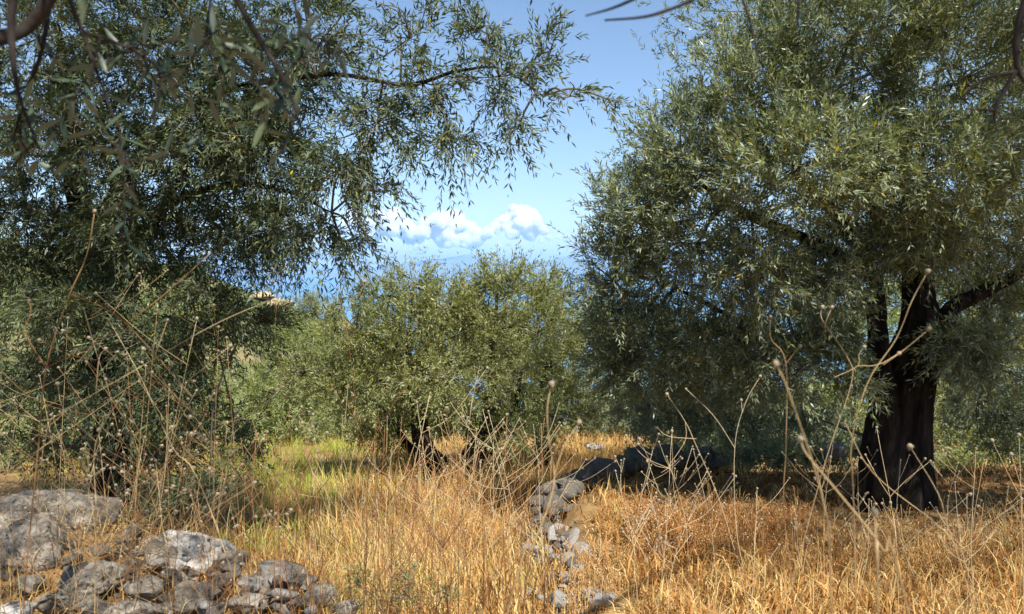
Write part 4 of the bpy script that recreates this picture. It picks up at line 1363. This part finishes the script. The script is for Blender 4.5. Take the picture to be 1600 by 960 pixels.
# straw stalks across the shade of the thick trunk
for k in range(24):
    px, d = rnd.uniform(980, 1640), rnd.uniform(3.0, 4.3)
    p = at(px, 480, d)
    zt = at(px, rnd.uniform(660, 800), d).z
    wild(p.x, p.y, zt - gz(p.x, p.y), rnd.uniform(.5, .8), 'slim straw stalk with pale heads against the shade under the silver-green olive', 'straw stalks under the silver-green olive',
         lean=(rnd.uniform(-.15, .15), 0), nb=rnd.randint(3, 6), r=.0017, head_r=.0055, spread=.8, long=.4)

# individually placed tall stalks
G_T = 'tall single stalks'


def drawn(label, d, lines, tint, r=.0025, head_r=.008, group=G_T):
    r, head_r = r * .54, head_r * .76
    """Lines given as pixel polylines at distance d (each point may carry its own distance offset)."""
    out = []
    for pts, hd in lines:
        out.append(([np.array(at(px, py, d + (q[0] if q else 0))) for px, py, *q in pts], r if not out else r * .75, r * .5, hd))
    p0 = out[0][0][0]
    dz = p0[2] - gz(p0[0], p0[1]) + .02
    if dz > .05:
        sl_ = (p0 - out[0][0][1]) / max(out[0][0][1][2] - p0[2], .05)
        sl_ = np.clip(sl_, -.5, .5) * dz * .6
        out[0][0].insert(0, np.array([p0[0] + sl_[0], p0[1], p0[2] - dz]))
    return stalk(out, tint, label, group, head_r=head_r)


drawn('forked pale stalk with four heads rising before the dark trunk', 1.9,
      [([(1205, 990), (1240, 900), (1290, 720), (1330, 600), (1325, 560), (1285, 500), (1285, 480)], True),
       ([(1290, 520), (1290, 505), (1300, 480)], True), ([(1304, 590), (1340, 572), (1342, 555), (1350, 542)], True),
       ([(1340, 572), (1372, 570), (1405, 552)], True)], .5, .0022, .007)
drawn('tall leaning stalk topped by one brown head at the height of the tree fork', 1.6,
      [([(1335, 830), (1330, 700), (1355, 600), (1400, 530), (1425, 470), (1450, 424)], True), ([(1380, 570), (1415, 545), (1452, 514)], True)], .45, .0024, .009)
drawn('blurred thick stalk slanting away from a big round head beside the dark trunk', 1.05,
      [([(1420, 960), (1380, 860), (1310, 770), (1262, 712), (1250, 686)], True)], .45, .003, .0085)
drawn('blurred stalk with a big bristly head low in front of the dark trunk', .95,
      [([(1372, 980), (1370, 880), (1367, 800)], True)], .5, .003, .0095)
drawn('curved pale stalk with a nodding side twig, standing against the black shade', 2.6,
      [([(1180, 960), (1152, 840), (1148, 700), (1165, 630), (1188, 588)], True), ([(1148, 700), (1115, 650), (1072, 608)], True), ([(1160, 645), (1158, 625)], True)], .75, .0024, .007)
drawn('arching pale stalk crossing the black shade beside the dark wall', 2.5,
      [([(1170, 960), (1130, 800), (1085, 690), (1070, 658), (1042, 616)], True), ([(1088, 686), (1045, 682), (1026, 668)], True), ([(1071, 660), (1070, 690), (1040, 735)], False)], .65, .0024, .0075)
drawn('brownish stalk with two heads standing below the silver-green olive sprays', 1.7,
      [([(1245, 1000), (1225, 800), (1228, 700), (1228, 568), (1205, 530), (1204, 495)], True), ([(1228, 568), (1250, 541)], True)], .35, .0022, .007)
drawn('straight stalk carrying a double blurred head over the hanging sprays', 1.0,
      [([(1300, 980), (1290, 800), (1235, 620), (1212, 568)], True)], .45, .0022, .0075)
drawn('pale stalk sloping up to a head before the dark trunk base', 1.7,
      [([(1530, 1000), (1480, 820), (1465, 770), (1422, 698)], True), ([(1320, 660), (1365, 740), (1465, 820), (1500, 860)], False)], .5, .0024, .008)
drawn('straw stalk with three heads standing before the bushy shaded olive', 2.4,
      [([(1600, 980), (1596, 800), (1594, 730), (1592, 680)], True), ([(1596, 780), (1575, 740), (1550, 688)], True), ([(1595, 760), (1580, 710)], True)], .6, .0024, .009)
drawn('thick orange-brown forked stem slanting up towards the straight grey trunk', 1.3,
      [([(800, 930), (830, 860), (865, 760), (858, 690), (855, 640), (862, 600)], True), ([(866, 745), (880, 700), (905, 660)], True)], .45, .0032, .006)
drawn('reddish tall stem rising through the tangle above the boulder heap', 1.7,
      [([(35, 1000), (45, 850), (60, 700), (72, 575), (105, 470), (135, 400), (148, 330)], True), ([(72, 575), (40, 520), (48, 490), (46, 470)], True), ([(72, 575), (160, 530), (245, 470), (330, 395)], False), ([(112, 460), (190, 500), (300, 620)], False)], .22, .0032, .006)
drawn('pale forked stalk in the tangle, bent like a bow', 1.8,
      [([(148, 960), (150, 800), (150, 690), (200, 600), (165, 590), (130, 480)], False), ([(150, 690), (100, 640), (90, 600)], True)], .6, .0022, .006)
drawn('long straw stalk crossing the tangle diagonally', 1.9,
      [([(-20, 720), (80, 655), (200, 585), (330, 510), (420, 470)], False), ([(150, 612), (155, 560), (165, 545)], True), ([(240, 562), (255, 520), (262, 500)], True)], .55, .0022, .006)
drawn('slanting thin stalk running from the tangle down towards the clearing', 2.0,
      [([(330, 800), (270, 700), (220, 590), (170, 500)], True), ([(240, 630), (300, 590), (360, 540)], True)], .6, .0022, .006)
drawn('dark red stem leaning over the long slab', 2.4,
      [([(470, 1000), (440, 880), (405, 780), (370, 700)], False), ([(420, 820), (450, 780)], False)], .05, .003, .005)
drawn('straight black-brown stem standing in the golden grass', 2.4,
      [([(568, 980), (573, 860), (574, 760), (585, 690), (592, 640)], True), ([(585, 690), (610, 640), (645, 590)], True)], .02, .0034, .005)
drawn('brown stem with rising branches in the middle of the golden grass', 2.6,
      [([(660, 1000), (655, 900), (640, 820), (614, 796)], False), ([(655, 880), (680, 830), (700, 800)], False), ([(656, 900), (620, 850)], False)], .05, .003, .005)
drawn('knobbly brown seed stalk standing beside the last flat stone', 2.9,
      [([(455, 960), (455, 900), (462, 850), (466, 800), (470, 740)], True), ([(462, 850), (480, 790), (488, 760)], True), ([(458, 880), (440, 840)], True)], .1, .004, .008)
drawn('thin dark stalk with two heads showing against the blue sea', 3.2,
      [([(560, 700), (548, 560), (533, 470), (527, 452)], True), ([(534, 470), (560, 462), (570, 440)], True)], .1, .0022, .008)
drawn('dried umbel of small heads silhouetted on the pale hillside edge', 3.6,
      [([(450, 640), (430, 520), (440, 436), (447, 418)], True), ([(440, 436), (425, 420)], True), ([(430, 480), (410, 455), (424, 440)], True), ([(436, 470), (428, 440)], True)], .15, .002, .008)

# ------------------------------------------------------------------ the tree overhead, its twigs hanging into view
bO = Vector((-1.9, -1.3, gz(-1.9, -1.3)))
root = empty('olive_tree', bO, 'olive tree overhead whose dark bare twigs and large blurred leaves hang into view', 'tree', OG)


def part(name, pts, rads, sides=8, mat=M_BARK_DARK, parent=None, rough=.12, per=6):
    ln = smooth_line(pts, per)
    rd = np.interp(np.linspace(0, 1, len(ln)), np.linspace(0, 1, len(rads)), rads)
    v, f = tube(ln, rd, sides, rough, 7)
    off = np.array(bO)
    return link(name, mesh_data(name, v - off, f, smooth=True), mat, parent or root)


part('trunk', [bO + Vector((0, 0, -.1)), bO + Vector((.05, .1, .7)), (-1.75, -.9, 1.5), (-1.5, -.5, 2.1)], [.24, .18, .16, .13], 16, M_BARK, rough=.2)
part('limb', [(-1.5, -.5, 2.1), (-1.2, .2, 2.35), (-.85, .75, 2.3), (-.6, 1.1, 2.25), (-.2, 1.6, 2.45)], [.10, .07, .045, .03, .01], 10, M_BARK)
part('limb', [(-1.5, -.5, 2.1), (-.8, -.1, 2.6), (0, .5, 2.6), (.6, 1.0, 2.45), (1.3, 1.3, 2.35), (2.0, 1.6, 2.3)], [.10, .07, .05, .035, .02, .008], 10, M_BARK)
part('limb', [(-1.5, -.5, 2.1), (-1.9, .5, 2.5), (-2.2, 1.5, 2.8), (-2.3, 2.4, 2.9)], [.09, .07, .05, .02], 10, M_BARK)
part('limb', [(0, .5, 2.6), (1.2, 1.2, 3.0), (2.4, 1.9, 3.4), (3.6, 2.1, 3.5)], [.03, .02, .012, .006], 8, M_BARK)  # thin limb out of view, added to carry clumps that shade the terrace
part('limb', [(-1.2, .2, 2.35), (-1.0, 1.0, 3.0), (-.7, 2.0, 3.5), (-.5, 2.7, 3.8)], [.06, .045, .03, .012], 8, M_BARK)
part('limb', [at(95, -60, 1.15), at(72, 5, 1.15), at(35, 48, 1.15), at(-30, 66, 1.1)], [.011, .010, .010, .011], 8)
V = lambda *q: Vector(q)
twigs = []


def hang(pts, d, rads, top=None):
    rads = [q * .78 for q in rads]
    p = [at(x, y, d) for x, y in pts]
    if top is not None:
        t_ = Vector(top)
        e_ = p[0] + (p[0] - p[1]) * .6
        ln = np.concatenate([np.array([list(t_.lerp(e_, k / 6)) for k in range(6)]), smooth_line([e_] + p, 6)])
        rd = np.interp(np.linspace(0, 1, len(ln)), np.linspace(0, 1, len(rads)), rads)
        v, f = tube(ln, rd, 6, .12, 7)
        b = link('branch', mesh_data('branch', v - np.array(bO), f, smooth=True), M_BARK_DARK, root)
    else:
        b = part('branch', p, rads, 6)
    twigs.append((b, p))
    return b


hang([(105, -10), (130, 48), (170, 62), (245, 105), (242, 180), (230, 265)], 1.25, [.006, .005, .0042, .0035, .003, .002, .0012], (-.85, .75, 2.3))
hang([(128, 45), (150, 110), (190, 220), (208, 300), (195, 395)], 1.25, [.004, .003, .0022, .0018, .001])
hang([(365, -10), (395, 45), (432, 105), (455, 150), (468, 195)], 1.15, [.008, .007, .006, .005, .004, .0025], (-.6, 1.1, 2.25))
hang([(458, -10), (470, 60), (480, 125)], 1.2, [.005, .003, .0025, .0012], (-.2, 1.6, 2.45))
hang([(80, -10), (65, 80), (40, 150), (20, 220)], 1.3, [.008, .006, .005, .004, .002], (-.85, .75, 2.3))
hang([(20, -10), (18, 60), (30, 150), (60, 230)], .95, [.009, .008, .007, .004, .002], (-.85, .75, 2.3))
hang([(330, -10), (320, 60), (300, 95), (270, 140)], 1.2, [.005, .004, .003, .002, .0012], (-.6, 1.1, 2.25))
hang([(1090, -4), (1060, 10), (1010, 26), (945, 32)], 1.0, [.006, .003, .003, .0025, .0015], (.6, 1.0, 2.45))
hang([(1010, -10), (960, 12), (915, 25)], 1.0, [.006, .003, .0024, .0012], (.6, 1.0, 2.45))
hang([(1158, -8), (1175, 45), (1186, 96)], 1.1, [.005, .003, .0025, .001], (.6, 1.0, 2.45))
hang([(1248, -8), (1247, 25), (1244, 55)], 1.1, [.005, .003, .0025, .0012], (.6, 1.0, 2.45))
hang([(1606, -10), (1592, 40), (1588, 80), (1592, 112), (1604, 130)], 1.3, [.010, .008, .0075, .007, .006, .004], (1.3, 1.3, 2.35))
hang([(1588, 112), (1545, 122), (1515, 140), (1500, 165)], 1.3, [.004, .0035, .003, .001])
hang([(1586, 112), (1556, 170), (1557, 206)], 1.3, [.005, .004, .0015])
hang([(1557, 172), (1532, 172), (1510, 170)], 1.3, [.003, .0025, .0012])


def big_leaf(seed):
    g = np.random.default_rng(seed)
    ts = np.array([.08, .28, .5, .72, .9])
    w = np.array([.045, .095, .11, .085, .04]) * g.uniform(.85, 1.1)
    cu = g.uniform(-.12, .12)
    v = [(0, 0, 0)]
    for t, q in zip(ts, w):
        z = cu * t * t
        v += [(t, -q, z + .25 * q), (t, 0, z), (t, q, z + .25 * q)]
    v.append((1, 0, cu))
    f4, f3 = [], [[0, 1, 2], [0, 2, 3]]
    for k in range(4):
        a = 1 + 3 * k
        f4 += [[a, a + 3, a + 4, a + 1], [a + 1, a + 4, a + 5, a + 2]]
    a = 13
    f3 += [[a, 16, a + 1], [a + 1, 16, a + 2]]
    me = mesh_data('leaf', v, [np.array(f4), np.array(f3)], {'tint': np.full(17, g.uniform(.1, .8))})
    me.materials.append(M_LEAF_NEAR)
    return me


BIG = [big_leaf(k) for k in range(9)]
g = np.random.default_rng(14)


def put_leaf(q, dv, b):
    o = link('leaf', BIG[int(g.integers(9))], None, b, loc=Vector(q) - bO)
    k = g.uniform(.032, .052)
    o.scale = (k, k, k)
    o.rotation_euler = (Vector(dv).to_track_quat('X', 'Z') @ Matrix.Rotation(g.uniform(-1, 1), 3, 'X').to_quaternion()).to_euler()


for bi_, (b, p) in enumerate(twigs[:7]):
    ln = smooth_line(p, 8)
    for k in range(7 if bi_ not in (5,) else 1):
        i0 = int(g.integers(len(ln) // 4, len(ln) - 1))
        q = ln[i0]
        dv = unit(g.normal(size=3) + np.array([.2, 0, -.35]))
        L = g.uniform(.06, .13)
        e = q + dv * L + np.array([0, 0, -.015])
        sl_ = smooth_line([q, (q + e) / 2 + g.normal(size=3) * .006, e], 4)
        v, f = tube(sl_, np.linspace(.0016, .0007, len(sl_)), 5)
        o = link('twig', mesh_data('twig', v - np.array(bO), f, smooth=True), M_BARK_DARK, b)
        sidev = unit(np.cross(dv, g.normal(size=3)))
        for j, t_ in enumerate((.3, .55, .8, 1.0)):
            qq = sl_[int(t_ * (len(sl_) - 1))]
            if j % 2: sv_ = np.cross(dv, sidev)
            else: sv_ = sidev
            put_leaf(qq, unit(dv * .8 + sv_ + g.normal(size=3) * .25), b)
            if t_ < 1: put_leaf(qq, unit(dv * .8 - sv_ + g.normal(size=3) * .25), b)

lb, tb = MB(), MB()
for c, r, n in (((-1.7, .3, 3.3), (1.5, 1.2, .7), 420), ((-2.4, 1.6, 3.3), (1.1, 1.1, .6), 330), ((-.8, -.6, 3.2), (1.3, 1.1, .7), 360), ((-2.9, .4, 2.6), (.9, 1.1, .8), 260),
                ((-.55, .55, 2.75), (.7, .6, .35), 120), ((.6, .3, 3.0), (1.0, .7, .4), 200), ((-2.6, 2.7, 3.5), (.9, .8, .6), 200), ((-.5, 2.5, 3.7), (1.1, .8, .6), 210), ((-1.4, 2.9, 3.9), (.9, .8, .5), 150), ((-.1, 1.5, 3.4), (.7, .7, .4), 110), ((-.9, 1.75, 3.5), (1.0, .6, .4), 150), ((3.6, 2.1, 3.5), (1.0, .45, .3), 230), ((3.5, 2.55, 3.65), (1.2, .45, .3), 240), ((2.9, 1.75, 3.4), (.7, .3, .25), 90), ((2.4, 2.3, 3.7), (.7, .4, .25), 60), ((-.95, .95, 2.35), (.4, .3, .25), 40)):  # clumps above the upper terrace are unseen, added to shade the grass
    c = np.array(c); r = np.array(r)
    S = c + unit(g.normal(size=(n, 3))) * (g.random((n, 1)) ** .4) * r
    Dv = (S - c) / r + np.array([0, 0, .2]) + g.normal(size=(n, 3)) * .5
    lv, tv = foliage(g, S, Dv, g.uniform(.15, .3, n), 9, .06, np.clip(g.normal(.3, .15, n), 0, 1), False)
    lb.add(*lv); tb.add(*tv)
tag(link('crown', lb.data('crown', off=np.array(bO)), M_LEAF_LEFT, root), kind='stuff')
tag(link('twigs', tb.data('twigs', True, np.array(bO)), M_TWIG, root), kind='stuff')

# ------------------------------------------------------------------ haze
HS, HB, HT = 52000.0, SEA - 8.0, 1060.0
hv = [(x, y, z) for x in (-HS, HS) for y in (-HS, HS) for z in (HB, HT)]
hf = [[0, 1, 3, 2], [4, 6, 7, 5], [0, 4, 5, 1], [2, 3, 7, 6], [0, 2, 6, 4], [1, 5, 7, 3]]
m, t, out = new_mat('air_haze')
pv = t.nodes.new('ShaderNodeVolumePrincipled')
pv.inputs['Color'].default_value = (.36, .57, .82, 1)
pv.inputs['Density'].default_value = 4.6e-5
pv.inputs['Anisotropy'].default_value = 0.0
t.links.new(pv.outputs[0], out.inputs['Volume'])
tag(link('haze', mesh_data('haze', hv, [np.array(hf)]), m), kind='stuff')
